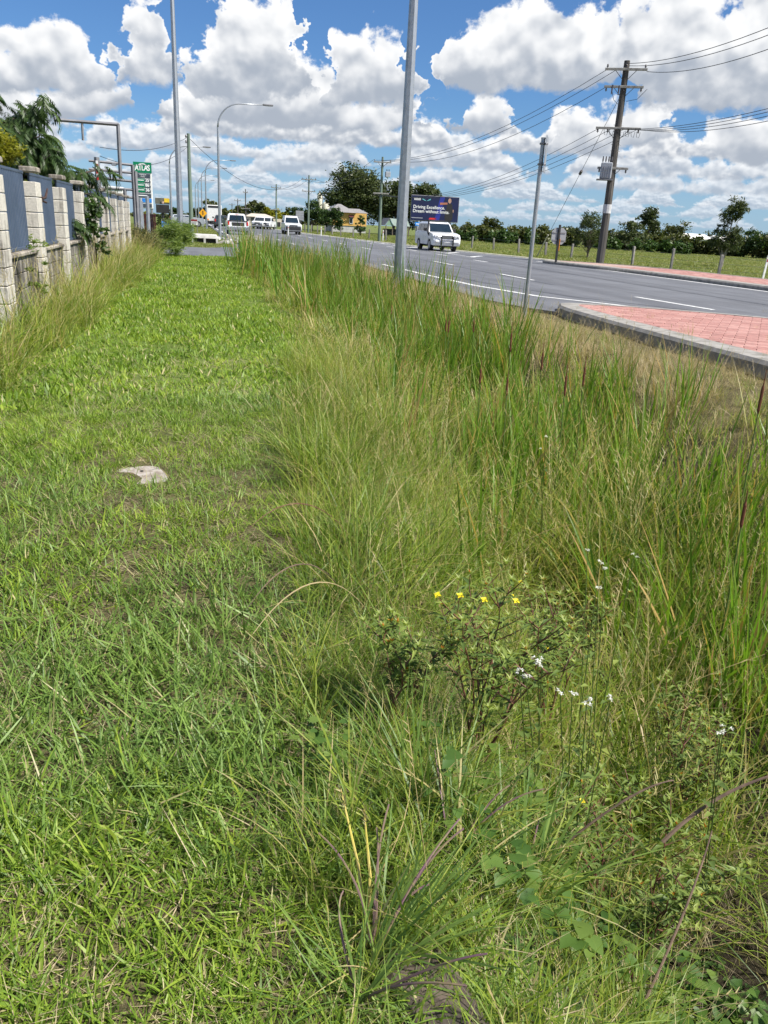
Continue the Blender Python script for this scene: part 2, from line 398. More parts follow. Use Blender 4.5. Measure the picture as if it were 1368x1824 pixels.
# ---- traffic islands: concrete kerb, red pavers laid in courses
conc_kerb = pmat('weathered kerb concrete', (.30, .285, .26), (.19, .18, .16), 5.0, .85, bmp=.004, bscale=40, world=True)
bed = pmat('paver bed', (.42, .30, .25), (.26, .18, .15), 12.0, .9, world=True)
paver_m = []
for k, (a, b_) in enumerate((((.40, .20, .17), (.28, .15, .13)), ((.36, .17, .145), (.25, .135, .115)), ((.44, .24, .205), (.34, .19, .165)))):
    paver_m.append(pmat('red paver %d' % k, a, b_, 14.0, .8, bmp=.002, bscale=90, world=True))
def inset(poly, d):
    out = []; n = len(poly)
    A = sum(poly[i][0]*poly[(i+1) % n][1]-poly[(i+1) % n][0]*poly[i][1] for i in range(n)); sg = 1 if A > 0 else -1
    for i in range(n):
        p0, p1, p2 = (Vector(poly[(i+k) % n]) for k in (-1, 0, 1))
        e1 = (p1-p0).normalized(); e2 = (p2-p1).normalized()
        n1 = Vector((-e1.y, e1.x))*sg; n2v = Vector((-e2.y, e2.x))*sg
        b_ = (n1+n2v).normalized(); out.append(tuple(p1+b_*(d/max(.35, b_.dot(n1)))))
    return out
def inside(p, poly):
    c = False; n = len(poly)
    for i in range(n):
        (x1, y1), (x2, y2) = poly[i], poly[(i+1) % n]
        if (y1 > p[1]) != (y2 > p[1]) and p[0] < (x2-x1)*(p[1]-y1)/(y2-y1)+x1: c = not c
    return c
def smooth_poly(poly, it=2):
    for _ in range(it):
        q = []
        for i in range(len(poly)):
            a, b_ = Vector(poly[i]), Vector(poly[(i+1) % len(poly)])
            q += [tuple(a*.78+b_*.22), tuple(a*.22+b_*.78)]
        poly = q
    return poly
def island(name, label, poly, kw, h, bx, by, ang, keep):
    """kerb ring with sloping top, bed inside, pavers on the bed"""
    root = empty(name, (0, 0, 0), label, 'traffic island')
    poly = smooth_poly(poly); inn = inset(poly, kw); mid = inset(poly, .05); n = len(poly)
    secs = [[(x, y, -.6) for x, y in poly], [(x, y, h-.05) for x, y in poly], [(x, y, h) for x, y in mid], [(x, y, h+.012) for x, y in inn], [(x, y, h-.1) for x, y in inn]]
    MB().loft(secs, cap=False).build('kerb', conc_kerb, root)
    MB().prism(inn, 'z', h-.1, h-.012).build('bed', bed, root)
    shape = {}
    def brick(k):
        if k not in shape: shape[k] = MB().box((0, 0, 0), (bx-.010, by-.010, .05), bev=.006).mesh('brick')
        return shape[k]
    xs = [p[0] for p in inn]; ys = [p[1] for p in inn]; c = Vector((sum(xs)/n, sum(ys)/n)); ca, sa = math.cos(ang), math.sin(ang)
    cand = []; R = 9
    inn2 = inset(inn, -.04)
    for j in range(int(-R/by), int(R/by)):
        for i in range(int(-R/bx), int(R/bx)):
            u, v = (i+(.5 if j % 2 else 0))*bx, j*by
            p = (c.x+u*ca-v*sa, c.y+u*sa+v*ca)
            if inside(p, inn2): cand.append(p)
    vis = []
    for p in cand:
        q = Vector((*p, h))-Vector((0, 0, CAMZ)); d = q.dot(CF)
        if d > .2 and abs(684+FPX*q.dot(CR)/d-684) < 720: vis.append((d, p))
    vis.sort(); r2 = random.Random(3)
    for d, p in vis[:keep]:
        o = obj('brick', brick('a'), None, root); o.location = (*p, h-.021+r2.uniform(-.003, .002)); o.rotation_euler = (r2.uniform(-.006, .006), r2.uniform(-.006, .006), ang+r2.uniform(-.008, .008))
        m_ = r2.choice(paver_m)
        if not o.data.materials: o.data.materials.append(paver_m[0])
        o.material_slots[0].link = 'OBJECT'; o.material_slots[0].material = m_
    rest = MB()
    for d, p in vis[keep:]: rest.box((*p, h-.02+r2.uniform(-.003, .002)), (bx-.01, by-.01, .045), rz=ang)
    if rest.v: rest.build('bricks_farther_off', paver_m[0], root, kind='stuff')
    return root
island('traffic_island', 'near kerbed traffic island paved with red brick beside the drain', [(7.28, 16.3), (7.0, 12.0), (6.95, 6.0), (7.0, -6.0), (17.0, -6.0), (15.0, 8.9), (11.6, 14.3), (8.9, 16.15)], .42, .13, .34, .17, R_(-38), 300)
island('traffic_island', 'long kerbed island with red paving on the far side of the highway', [(18.2, 42.6), (19.55, 36.0), (19.7, 22.0), (19.7, 8.0), (24.4, 8.0), (24.3, 30.0), (23.6, 40.0), (20.5, 43.2)], .55, .15, .46, .23, R_(90), 300)

pit = empty('pit_cover', gnd(252, 851, -.008), 'pale square concrete pit cover sunk in the mown grass', 'pit cover', rz=.25)
pcm = pmat('pale concrete', (.37, .335, .30), (.20, .165, .13), 9.0, .85, bmp=.004, bscale=26)
sl_ = MB()
_pp = [(.25*math.copysign(abs(math.cos(a))**.55, math.cos(a)), .25*math.copysign(abs(math.sin(a))**.55, math.sin(a))) for a in [i*2*math.pi/28 for i in range(28)]]
sl_.loft([[(x, y, -.08) for x, y in _pp], [(x, y, .014) for x, y in _pp], [(x*.96, y*.96, .02) for x, y in _pp], [(x*.4, y*.4, .018) for x, y in _pp]])
sl_.build('slab', pcm, pit); pit.scale = (.56, .72, 1.0)
MB().tube([(.03, .10, .012), (.03, .10, .0215)], .018, 12).build('lifting_hole_disc', mt('painted hole shade', (.02, .018, .015)), pit)  # solid disc; the shade inside the hole is put into its colour
# culvert headwall whose end shows through the grass at the foot of the picture
hb = MB().box((0, 0, -.30), (.16, .34, .60), bev=.02)
hw = hb.build('culvert_headwall', pmat('mossy dark concrete', (.11, .085, .065), (.045, .038, .03), 9.0, .9, bmp=.008, bscale=22), None, loc=gnd(785, 1790, .03), rz=.2)
tag(hw, 'dark mossy concrete end wall of a culvert under the grass', 'culvert')

# ================================================================== grasses
def blade_mesh(name, n, rad, length, width, lean, curl, segs=4, dry=.1, seed=0, twist=.6, tip=1.6, base_tight=1.0, droop=0.0, heads=0.0, mat=None, fan=None):
    """a tuft: n tapering curved blades; colour attribute = (random per blade, place along blade, dryness)"""
    g = np.random.default_rng(seed)
    th = g.uniform(0, 2*np.pi, n); rr = rad*np.sqrt(g.random(n))*base_tight
    bx, by = rr*np.cos(th), rr*np.sin(th)
    az = g.uniform(0, 2*np.pi, n) if fan is None else fan+g.normal(0, .6, n)
    Lr = g.uniform(length[0], length[1], n)*g.uniform(.75, 1.0, n); W = g.uniform(width[0], width[1], n)
    le = g.uniform(lean[0], lean[1], n); cu = g.uniform(curl[0], curl[1], n)
    rnd = g.random(n); dr = (g.random(n) < dry)*g.uniform(.5, 1.0, n)
    tw = g.uniform(-twist, twist, n)
    t = np.linspace(0, 1, segs+1); ds = 1.0/segs
    ang = le[:, None]+cu[:, None]*t[None, :]**1.3
    h = np.zeros((n, segs+1)); z = np.zeros((n, segs+1))
    for k in range(1, segs+1):
        a = (ang[:, k]+ang[:, k-1])/2
        h[:, k] = h[:, k-1]+np.sin(a)*ds; z[:, k] = z[:, k-1]+np.cos(a)*ds
    h *= Lr[:, None]; z *= Lr[:, None]; z = np.maximum(z, .004)-(.02 if droop == 0 else 0)
    cx, sx = np.cos(az)[:, None], np.sin(az)[:, None]
    px = bx[:, None]+h*cx; py = by[:, None]+h*sx
    wv = W[:, None]*.5*(.55+.45*np.sin(np.minimum(t*2.2, 1.57)))[None, :]*(1-t[None, :]**tip*.96)
    sa = az[:, None]+np.pi/2+tw[:, None]*t[None, :]
    ox, oy = np.cos(sa)*wv, np.sin(sa)*wv
    oz = wv*.35*np.sin(tw)[:, None]
    V = np.stack([np.stack([px-ox, py-oy, z-oz], -1), np.stack([px+ox, py+oy, z+oz], -1)], 2).reshape(-1, 3)   # n,(s+1),2
    b0 = (np.arange(n)*(segs+1)*2)[:, None]+np.arange(segs)[None, :]*2
    F = np.stack([b0, b0+1, b0+3, b0+2], -1).reshape(-1, 4)
    C = np.zeros((n, segs+1, 2, 4)); C[..., 0] = rnd[:, None, None]; C[..., 1] = t[None, :, None]; C[..., 2] = dr[:, None, None]; C[..., 3] = 1
    C = C.reshape(-1, 4)
    V = V.tolist(); F = F.tolist(); C = C.tolist()
    nh = int(heads*n)
    for k in range(nh):                             # seed heads: thin stalk, spray of spikelets
        a = g.uniform(0, 6.28); ln = length[1]*g.uniform(.95, 1.25); l0 = g.uniform(.02, lean[1]*.8); r0 = rad*g.random()*.6
        p = np.array([r0*math.cos(a), r0*math.sin(a), 0.0]); q = [p.copy()]
        for s_ in range(6):
            an = l0+.35*(s_/6)**2; p = p+ln/6*np.array([math.sin(an)*math.cos(a), math.sin(an)*math.sin(a), math.cos(an)]); q.append(p.copy())
        dq = g.uniform(.55, 1.0); rn = g.random()
        def strip(A, B, w0, w1):
            s0 = np.array([-math.sin(a+.8), math.cos(a+.8), 0]); o = len(V)
            V.extend([(A-s0*w0).tolist(), (A+s0*w0).tolist(), (B+s0*w1).tolist(), (B-s0*w1).tolist()]); F.append([o, o+1, o+2, o+3])
            C.extend([[rn, .7, dq, 1]]*4)
        for s_ in range(6): strip(q[s_], q[s_+1], .0011, .0009)
        for j in range(9):
            f_ = 4.2+j*.2; i0 = int(min(f_, 5)); A = q[i0]+(q[i0+1]-q[i0])*(f_-i0)
            b_ = g.uniform(0, 6.28); B = A+np.array([math.cos(b_)*.022, math.sin(b_)*.022, g.uniform(.01, .04)]); strip(A, B, .0022, .0008)
    V = np.array(V, np.float32); F = np.array(F, np.int32); C = np.array(C, np.float32)
    return dict(name=name, V=V, F=F, C=C, mat=mat)
def quad_mesh(name, V, F, C, mat):
    me = bpy.data.meshes.new(name); n, k = len(V), len(F)
    me.vertices.add(n); me.vertices.foreach_set('co', np.ascontiguousarray(V, np.float32).ravel())
    me.loops.add(k*4); me.loops.foreach_set('vertex_index', np.ascontiguousarray(F, np.int32).ravel())
    me.polygons.add(k); me.polygons.foreach_set('loop_start', np.arange(0, k*4, 4, dtype=np.int32))
    me.polygons.foreach_set('use_smooth', np.ones(k, bool))
    me.update(calc_edges=True)
    ca = me.color_attributes.new('tint', 'FLOAT_COLOR', 'POINT'); ca.data.foreach_set('color', np.ascontiguousarray(C, np.float32).ravel())
    me.materials.append(mat)
    return me
def tuft_mesh(p): return quad_mesh(p['name'], p['V'], p['F'], p['C'], p['mat'])
def growth(name, label, protos, pts, rot, scl, idx=None, seed=0):
    """uncountable growth as real geometry: every tuft copied to its place, one object for each material"""
    g = np.random.default_rng(seed+5); n = len(pts); pts = np.asarray(pts, np.float32); rot = np.asarray(rot); scl = np.asarray(scl, np.float32)
    idx = g.integers(0, len(protos), n) if idx is None else np.asarray(idx)
    cx, sx, cy, sy, cz, sz = (f(rot[:, i]) for i in range(3) for f in (np.cos, np.sin))
    Rm = np.empty((n, 3, 3), np.float32)
    Rm[:, 0, 0] = cz*cy; Rm[:, 0, 1] = cz*sy*sx-sz*cx; Rm[:, 0, 2] = cz*sy*cx+sz*sx
    Rm[:, 1, 0] = sz*cy; Rm[:, 1, 1] = sz*sy*sx+cz*cx; Rm[:, 1, 2] = sz*sy*cx-cz*sx
    Rm[:, 2, 0] = -sy; Rm[:, 2, 1] = cy*sx; Rm[:, 2, 2] = cy*cx
    bym = {}
    for k, p in enumerate(protos):
        w = np.where(idx == k)[0]
        if not len(w): continue
        V = (p['V'][None]*scl[w][:, None, :]) @ Rm[w].transpose(0, 2, 1)+pts[w][:, None, :]
        nv = len(p['V']); F = p['F'][None]+(np.arange(len(w))*nv)[:, None, None]
        C = np.repeat(p['C'][None], len(w), 0); C[..., 0] = .7*C[..., 0]+.3*g.random(len(w))[:, None]
        bym.setdefault(p['mat'].name, []).append((V.reshape(-1, 3), F.reshape(-1, 4), C.reshape(-1, 4), p['mat']))
    out = []
    for m, L in bym.items():
        o = 0; Fs = []
        for V, F, C, _ in L: Fs.append(F+o); o += len(V)
        me = quad_mesh(name, np.concatenate([l[0] for l in L]), np.concatenate(Fs), np.concatenate([l[2] for l in L]), L[0][3])
        out.append(obj(name, me, None, None, kind='stuff', label=label))
    return out
def grass_material(name, greens, root, straw, trans=.35, patch=.5, pscale=.8, rough=.45, tipc=None):
    m, t, b = new_mat(name); S.nt = t
    at_ = t.nodes.new('ShaderNodeAttribute'); at_.attribute_name = 'tint'
    sp = t.nodes.new('ShaderNodeSeparateColor'); t.links.new(at_.outputs['Color'], sp.inputs[0])
    r_, g_, d_ = (S(sp.outputs[i]) for i in range(3))
    pn = noise(worldpos(), pscale, 3.0, .55)
    f = (r_*.95+(pn-.5)*patch*2+.02).clamp()
    c = ramp(f, [(i/(len(greens)-1), g) for i, g in enumerate(greens)])
    c = mixcol(g_.sstep(.45, 0.0)*.0 + (1.0-g_.sstep(0.0, .35))*.6, c, root)
    if tipc: c = mixcol(g_.sstep(.75, 1.0)*.6, c, tipc)
    c = mixcol(d_, c, straw)
    t.links.new(c, b.inputs['Base Color']); b.inputs['Roughness'].default_value = rough; b.inputs['Specular IOR Level'].default_value = .35
    tr = t.nodes.new('ShaderNodeBsdfTranslucent'); t.links.new(mixcol(1.0, c, (1.25, 1.3, .7), 'MULTIPLY'), tr.inputs[0])
    mx = t.nodes.new('ShaderNodeMixShader'); mx.inputs[0].default_value = trans
    t.links.new(b.outputs[0], mx.inputs[1]); t.links.new(tr.outputs[0], mx.inputs[2])
    t.links.new(mx.outputs[0], t.nodes['Material Output'].inputs[0])
    return m
def scatter_tree():
    g = bpy.data.node_groups.new('scatter', 'GeometryNodeTree')
    g.interface.new_socket('Geometry', in_out='INPUT', socket_type='NodeSocketGeometry')
    g.interface.new_socket('Tufts', in_out='INPUT', socket_type='NodeSocketCollection')
    g.interface.new_socket('Geometry', in_out='OUTPUT', socket_type='NodeSocketGeometry')
    N = g.nodes; gi = N.new('NodeGroupInput'); go = N.new('NodeGroupOutput')
    ci = N.new('GeometryNodeCollectionInfo'); ci.inputs['Separate Children'].default_value = True; ci.inputs['Reset Children'].default_value = True
    ip = N.new('GeometryNodeInstanceOnPoints'); ip.inputs['Pick Instance'].default_value = True
    def na(nm, ty):
        n = N.new('GeometryNodeInputNamedAttribute'); n.data_type = ty; n.inputs['Name'].default_value = nm; return n.outputs['Attribute']
    L = g.links.new
    L(gi.outputs[0], ip.inputs['Points']); L(gi.outputs[1], ci.inputs[0]); L(ci.outputs[0], ip.inputs['Instance'])
    L(na('idx', 'INT'), ip.inputs['Instance Index']); L(na('rot', 'FLOAT_VECTOR'), ip.inputs['Rotation']); L(na('scl', 'FLOAT_VECTOR'), ip.inputs['Scale'])
    L(ip.outputs[0], go.inputs[0])
    return g
SCAT = scatter_tree()
def scatter(name, label, meshes, pts, rot, scl, seed=0, idx=None):
    """uncountable growth: one object whose tufts are instanced on its points"""
    g = np.random.default_rng(seed); n = len(pts)
    c = bpy.data.collections.new(name+'_tufts')
    for i, me in enumerate(meshes): c.objects.link(bpy.data.objects.new('tuft_%02d' % i, tuft_mesh(me)))
    me = bpy.data.meshes.new(name); me.from_pydata(np.asarray(pts).tolist(), [], [])
    a = me.attributes.new('idx', 'INT', 'POINT'); a.data.foreach_set('value', (g.integers(0, len(meshes), n) if idx is None else np.asarray(idx)).astype(np.int32))
    a = me.attributes.new('rot', 'FLOAT_VECTOR', 'POINT'); a.data.foreach_set('vector', np.asarray(rot, dtype=np.float32).ravel())
    a = me.attributes.new('scl', 'FLOAT_VECTOR', 'POINT'); a.data.foreach_set('vector', np.asarray(scl, dtype=np.float32).ravel())
    o = obj(name, me, None, None, kind='stuff', label=label)
    md = o.modifiers.new('scatter', 'NODES'); md.node_group = SCAT
    md[[i.identifier for i in SCAT.interface.items_tree if i.name == 'Tufts'][0]] = c
    return o
def in_view(x, y, z=0.0, m=140, zt=1.0):
    """keeps what the frame, with a margin, could see"""
    ok = np.zeros(len(x), bool)
    for zz in (0.0, zt):
        q = np.stack([x, y, np.full(len(x), z+zz-CAMZ)], 1); d = q @ np.array(CF)
        u = 684+FPX*(q @ np.array(CR))/np.maximum(d, .05); v = 912-FPX*(q @ np.array(CU))/np.maximum(d, .05)
        ok |= (d > .05) & (u > -m*2) & (u < 1368+m*2) & (v > -300) & (v < 1824+m*3)
    return ok | (np.hypot(x, y) < 2.2)
def rand_pts(x0, x1, y0, y1, dens, g, dfun=None):
    n = int((x1-x0)*(y1-y0)*dens); x = g.uniform(x0, x1, n); y = g.uniform(y0, y1, n)
    k = np.ones(n, bool)
    if dfun is not None: k = g.random(n) < dfun(x, y)
    x, y = x[k], y[k]; k = in_view(x, y)
    return x[k], y[k]
def rots(n, g, tilt=.15):
    return np.stack([g.normal(0, tilt, n), g.normal(0, tilt, n), g.uniform(0, 6.2832, n)], 1)
def vnoise(x, y, s, seed=0):
    """smooth random field from a few sines, about 0..1"""
    g = np.random.default_rng(seed); o = np.zeros_like(x)
    for k in range(7):
        a = g.uniform(0, 6.28); f = s*g.uniform(.6, 1.9); o = o+np.sin((x*math.cos(a)+y*math.sin(a))*f+g.uniform(0, 6.28))
    return .5+o/7
LAWN = grass_material('mown grass', [(.075, .140, .018), (.150, .250, .028), (.240, .345, .040), (.340, .425, .056)], (.27, .25, .09), (.55, .46, .26), .42, .55, .9)
LAWN2 = grass_material('blue green grass', [(.080, .150, .030), (.150, .245, .046), (.225, .330, .062)], (.25, .24, .09), (.44, .37, .20), .32, .4, 1.4)
RANK = grass_material('rank drain grass', [(.060, .120, .016), (.145, .225, .028), (.250, .320, .044), (.370, .385, .080)], (.26, .25, .09), (.50, .39, .20), .42, .55, .7)
REED = grass_material('reed blades', [(.065, .150, .016), (.130, .245, .024), (.215, .325, .036)], (.15, .18, .04), (.42, .28, .10), .42, .4, .8, rough=.42, tipc=(.28, .26, .08))
STRAW = grass_material('dry straw grass', [(.25, .20, .085), (.36, .29, .14), (.44, .36, .20)], (.24, .18, .10), (.50, .40, .24), .3, .4, 1.0)
HAY = grass_material('thatch', [(.24, .20, .11), (.38, .32, .185), (.50, .43, .27)], (.18, .14, .08), (.48, .39, .25), .2, .4, 2.0)
FIELD = grass_material('pasture grass', [(.095, .135, .026), (.150, .190, .040), (.225, .230, .062)], (.14, .14, .05), (.38, .31, .15), .3, .6, .15)

g = np.random.default_rng(11)
lawn = [blade_mesh('lawn_tuft', 32, .09, (.05, .14), (.0050, .0095), (.15, 1.1), (.1, 1.0), 3, .07, 100+i, mat=LAWN) for i in range(7)]
lawn += [blade_mesh('lawn_tuft', 28, .10, (.06, .18), (.0045, .0085), (.3, 1.2), (.0, .9), 3, .10, 120+i, mat=LAWN2) for i in range(4)]
lawn_far = [blade_mesh('lawn_tuft_far', 19, .16, (.055, .12), (.016, .028), (.1, 1.0), (.1, .8), 2, .06, 140+i, mat=LAWN) for i in range(6)]
thatch = [blade_mesh('thatch_tuft', 24, .12, (.05, .16), (.0016, .0036), (1.0, 1.5), (.0, .25), 2, .5, 160+i, mat=HAY) for i in range(4)]
rank = [blade_mesh('rank_tuft', 30, .13, (.35, .90), (.0065, .0135), (.04, .85), (.2, 1.7), 6, .13, 200+i, heads=.05, mat=RANK) for i in range(8)]
fine = [blade_mesh('fine_tuft', 34, .13, (.28, .75), (.0030, .0058), (.04, .9), (.2, 1.8), 5, .30, 220+i, heads=.12, mat=RANK) for i in range(6)]
rank_far = [blade_mesh('rank_tuft_far', 19, .16, (.35, .85), (.011, .022), (.04, .75), (.2, 1.5), 4, .24, 210+i, heads=.04, mat=RANK) for i in range(7)]
reed = [blade_mesh('reed_tuft', 13, .16, (.95, 1.6), (.017, .029), (.02, .26), (.02, .6), 6, .17, 240+i, tip=2.6, mat=REED) for i in range(7)]
straw = [blade_mesh('straw_tuft', 22, .14, (.20, .50), (.0035, .0070), (.05, .9), (.1, 1.0), 3, .6, 260+i, heads=.06, mat=STRAW) for i in range(6)]
field = [blade_mesh('pasture_tuft', 110, .60, (.10, .30), (.014, .030), (.05, .6), (.1, .8), 2, .10, 280+i, mat=FIELD) for i in range(4)]
# ---- mown strip
LID = gnd(250, 850, 0)
def lawn_mask(x, y):
    e = edge(y); left = np.interp(y, [0, 5, 7.4, 15, 31], [-3.0, -2.6, -1.75, -1.45, -1.25])
    k = (x < e+.08+.25*vnoise(x, y, 3.0, 4)) & (x > left-.3)
    lid = 1-np.exp(-(((x-LID.x)/.22)**2+((y-LID.y)/.20)**2)**3)
    return k*np.clip(lid, 0, 1)*(.75+.25*vnoise(x, y, 4.5, 9))
x, y = rand_pts(-3.2, 2.2, .3, 7.0, 205, g, lawn_mask)
x2, y2 = rand_pts(-1.2, 1.2, .6, 2.6, 330, g, lambda x, y: lawn_mask(x, y)*sstep(y, 2.7, 1.7)); x = np.concatenate([x, x2]); y = np.concatenate([y, y2])
n = len(x); s = g.uniform(.7, 1.2, n)*(.75+.5*vnoise(x, y, 2.2, 3))
pick = np.where(vnoise(x, y, 1.6, 8)+g.normal(0, .12, n) > .56, g.integers(7, 11, n), g.integers(0, 7, n))
growth('mown_grass', 'short green mown grass of the strip near the camera', lawn, np.stack([x, y, terrain(x, y)], 1), rots(n, g, .2), np.stack([s, s, s*g.uniform(.7, 1.1, n)], 1), idx=pick)
x, y = rand_pts(-3.0, 2.4, 6.6, 33.7, 80, g, lawn_mask); n = len(x); s = g.uniform(.7, 1.25, n)*(.75+.5*vnoise(x, y, 1.6, 3))
growth('mown_grass', 'short green mown grass of the strip running to the side street', lawn_far, np.stack([x, y, terrain(x, y)], 1), rots(n, g), np.stack([s, s, s*.9], 1))
x, y = rand_pts(-3.0, 1.6, .3, 9.0, 90, g, lambda x, y: (x < edge(y)+.3)*(.4+.6*(vnoise(x, y, 5, 21) > .5))*np.where(y < 2.6, 1.0, .6)); n = len(x); s = g.uniform(.7, 1.3, n)
growth('dry_thatch', 'dry grass clippings lying between the mown blades', thatch, np.stack([x, y, terrain(x, y)+.012], 1), rots(n, g, .08), np.stack([s, s, s], 1))
# ---- bank of the drain: rank mixed grass
HWP = gnd(785, 1790, .03)
def bank_mask(x, y):
    e = edge(y); return (x > e-.02-.22*vnoise(x, y, 2.4, 5))*(x < 6.6)*np.interp(x, [0, 3.8, 4.8], [1, 1, .35])*(.28+.72*(vnoise(x, y, 2.6, 6) > .42))*(1-np.exp(-(((x-HWP.x-.03)/.2)**2+((y-HWP.y)/.3)**2)**2))*np.where((y < 1.75) & (x > edge(y)+.42), .22, 1.0)
def bank(y0, y1, dens, label, protos, idf):
    x, y = rand_pts(.2, 6.4, y0, y1, dens, g, bank_mask); n = len(x)
    e = edge(y); hgt = np.interp(x-e, [0, .25, .7, 1.6, 2.6, 3.6, 5], [.42, .62, .92, 1.05, .85, .5, .4])
    s = g.uniform(.75, 1.2, n)*hgt*(.62+.76*vnoise(x, y, 2.2, 12))*np.interp(y, [0, 1.2, 3], [.5, .62, 1.0])
    growth('rank_grass', label, protos, np.stack([x, y, terrain(x, y)], 1), rots(n, g, .2), np.stack([s, s, s*g.uniform(.8, 1.1, n)], 1), idx=idf(n))
bank(.55, 9.0, 50, 'tall rank yellow green grass covering the near bank of the drain', rank+fine, lambda n: np.where(g.random(n) < .72, g.integers(0, 8, n), g.integers(8, 14, n)))
bank(9.0, 33.2, 36, 'tall rank yellow green grass covering the farther bank of the drain', rank_far, lambda n: g.integers(0, 7, n))
x, y = rand_pts(.0, 2.6,   .5, 9.0, 74, g, lambda x, y: (np.abs(x-edge(y)-.30) < .62)*(1-np.exp(-(((x-HWP.x)/.13)**2+((y-HWP.y)/.2)**2)**2))); n = len(x)
s = g.uniform(.32, .62, n)*(.8+.5*vnoise(x, y, 3.0, 14))*np.interp(y, [0, 1.5, 3], [.75, .9, 1.0])
growth('edge_grass', 'coarse knee high grass along the edge of the mown strip', rank, np.stack([x, y, terrain(x, y)], 1), rots(n, g, .3), np.stack([s, s, s], 1))
# ---- reeds standing in the drain
def reed_mask(x, y):
    e = edge(y); c = e+np.interp(y, [2, 5, 9, 20, 33], [2.5, 2.45, 2.3, 1.9, 1.3]); w = np.interp(y, [2, 8, 33], [1.05, 1.1, 1.15])
    return np.exp(-((x-c)/w)**2)*(.35+.65*(vnoise(x, y, 1.1, 31) > .42))
x, y = rand_pts(1.2, 6.0, 2.4, 33.0, 23, g, reed_mask); n = len(x); s = g.uniform(.8, 1.15, n)*np.interp(y, [2, 8, 14, 22, 33], [.78, .74, .84, .98, 1.08])
growth('reeds', 'bright green bulrush leaves standing in the wet drain', reed, np.stack([x, y, terrain(x, y)-.03], 1), rots(n, g, .13), np.stack([s, s, s], 1))
# ---- bleached grass towards the road and the island
x, y = rand_pts(3.4, 7.0, 2.4, 33.0, 52, g, lambda x, y: sstep(x, 4.4, 5.4)*(x < np.where(y < 16.6, 6.95, 6.5))*(.35+.65*(vnoise(x, y, 2.0, 41) > .4))); n = len(x); s = g.uniform(.6, 1.15, n)*np.where(x > 6.0, .5, .95)
growth('dry_grass', 'bleached straw coloured grass beside the kerb of the near island', straw, np.stack([x, y, terrain(x, y)], 1), rots(n, g, .2), np.stack([s, s, s], 1))
# ---- grass left uncut along the fence
x, y = rand_pts(-2.15, -.9, 4.5, 31.5, 60, g, lambda x, y: (x < np.interp(y, [4, 7.4, 15, 31], [-1.95, -1.62, -1.42, -1.2])+.3*(vnoise(x, y, 2.2, 51)-.5))*(.4+.6*(vnoise(x, y, 1.5, 52) > .35))); n = len(x); s = g.uniform(.7, 1.25, n)*np.interp(x, [-2.1, -1.2], [1.25, .65])*np.interp(y, [4, 12, 31], [.88, 1.0, 1.1])
growth('uncut_grass', 'long uncut grass leaning along the foot of the block fence', rank_far+rank+fine, np.stack([x, y, terrain(x, y)], 1), rots(n, g, .18), np.stack([s, s, s], 1))
# ---- verge beyond the side street, pasture beyond the highway
x, y = rand_pts(-14, 2.2, 43.4, 130, 2.6, g); n = len(x); s = g.uniform(.35, .7, n)
scatter('verge_grass', 'patchy green verge beyond the side street', field, np.stack([x, y, terrain(x, y)], 1), rots(n, g, .05), np.stack([s*1.3, s*1.3, s*.7], 1))
def pas(x, y): return (x > np.interp(y, [p[1] for p in ROAD_R], [p[0] for p in ROAD_R])+1.0)*np.clip(1.4-np.hypot(x, y)/150, .25, 1)
x, y = rand_pts(13, 120, 24, 160, 1.5, g, pas); n = len(x); s = g.uniform(.8, 1.5, n)*np.where(x < 28, 1.2, 1.0)
scatter('pasture_grass', 'open green pasture beyond the highway fence', field, np.stack([x, y, terrain(x, y)], 1), rots(n, g, .05), np.stack([s*1.2, s*1.2, s*np.where(x < 28, .55, .5)], 1))
# ---- weeds in the joints of the near island
x = g.uniform(7.1, 13.0, 90); y = g.uniform(5.0, 15.6, 90); k = in_view(x, y) & (g.random(90) < np.where(x < 7.6, 1.0, .35)); x, y = x[k], y[k]; n = len(x); s = g.uniform(.25, .7, n)
growth('paving_weeds', 'dry weeds sprouting between the red pavers of the near island', straw, np.stack([x, y, np.full(n, .13)], 1), rots(n, g, .1), np.stack([s, s, s], 1))

# ================================================================== block fence on the left
def stained(name, c, dark, zdark):
    m, t, b = new_mat(name); p = worldpos()
    mp = t.nodes.new('ShaderNodeMapping'); mp.inputs['Scale'].default_value = (9.0, 9.0, .8); t.links.new(p, mp.inputs[0])
    st = noise(mp.outputs[0], 1.0, 5.0, .65); fi = noise(p, 45.0, 4.0, .7); bl = noise(p, 2.5, 5.0, .6)
    k = (st*.65+bl*.35).sstep(.5-zdark*.12, .66-zdark*.1)
    col_ = mixcol(k*.9, mixcol(fi.sstep(.4, .7)*.5, c, tuple(x*.6 for x in c)), dark)
    t.links.new(col_, b.inputs['Base Color']); b.inputs['Roughness'].default_value = .92; b.inputs['Specular IOR Level'].default_value = .2
    bump(b, fi, .9, .012)
    return m
blk = stained('cream split block', (.60, .565, .50), (.20, .18, .155), .25)
blk_low = stained('mould streaked block', (.38, .35, .30), (.055, .05, .044), 1.1)
capm = stained('weathered cap', (.40, .36, .30), (.12, .105, .09), .8)
steel_blue = pmat('blue grey steel', (.060, .086, .135), (.046, .068, .108), 3.0, .45, .1, world=True)
fence = empty('block_fence', (-2.2, 10.4, 0), 'long fence of cream block pillars with blue grey corrugated steel panels', 'fence')
FO = Vector((-2.2, 10.4, 0))
PY = [10.04+2.4*k for k in range(9)]               # near face of each pillar
_bm = MB().box((0, 0, 0), (.19, .39, .19), bev=.006).mesh('block'); _bm.materials.append(blk)
_cp = MB().box((0, 0, 0), (.215, .415, .07), bev=.012).mesh('cap'); _cp.materials.append(capm)
_wb = MB().box((0, 0, 0), (.15, .39, .19), bev=.005).mesh('block'); _wb.materials.append(blk_low)
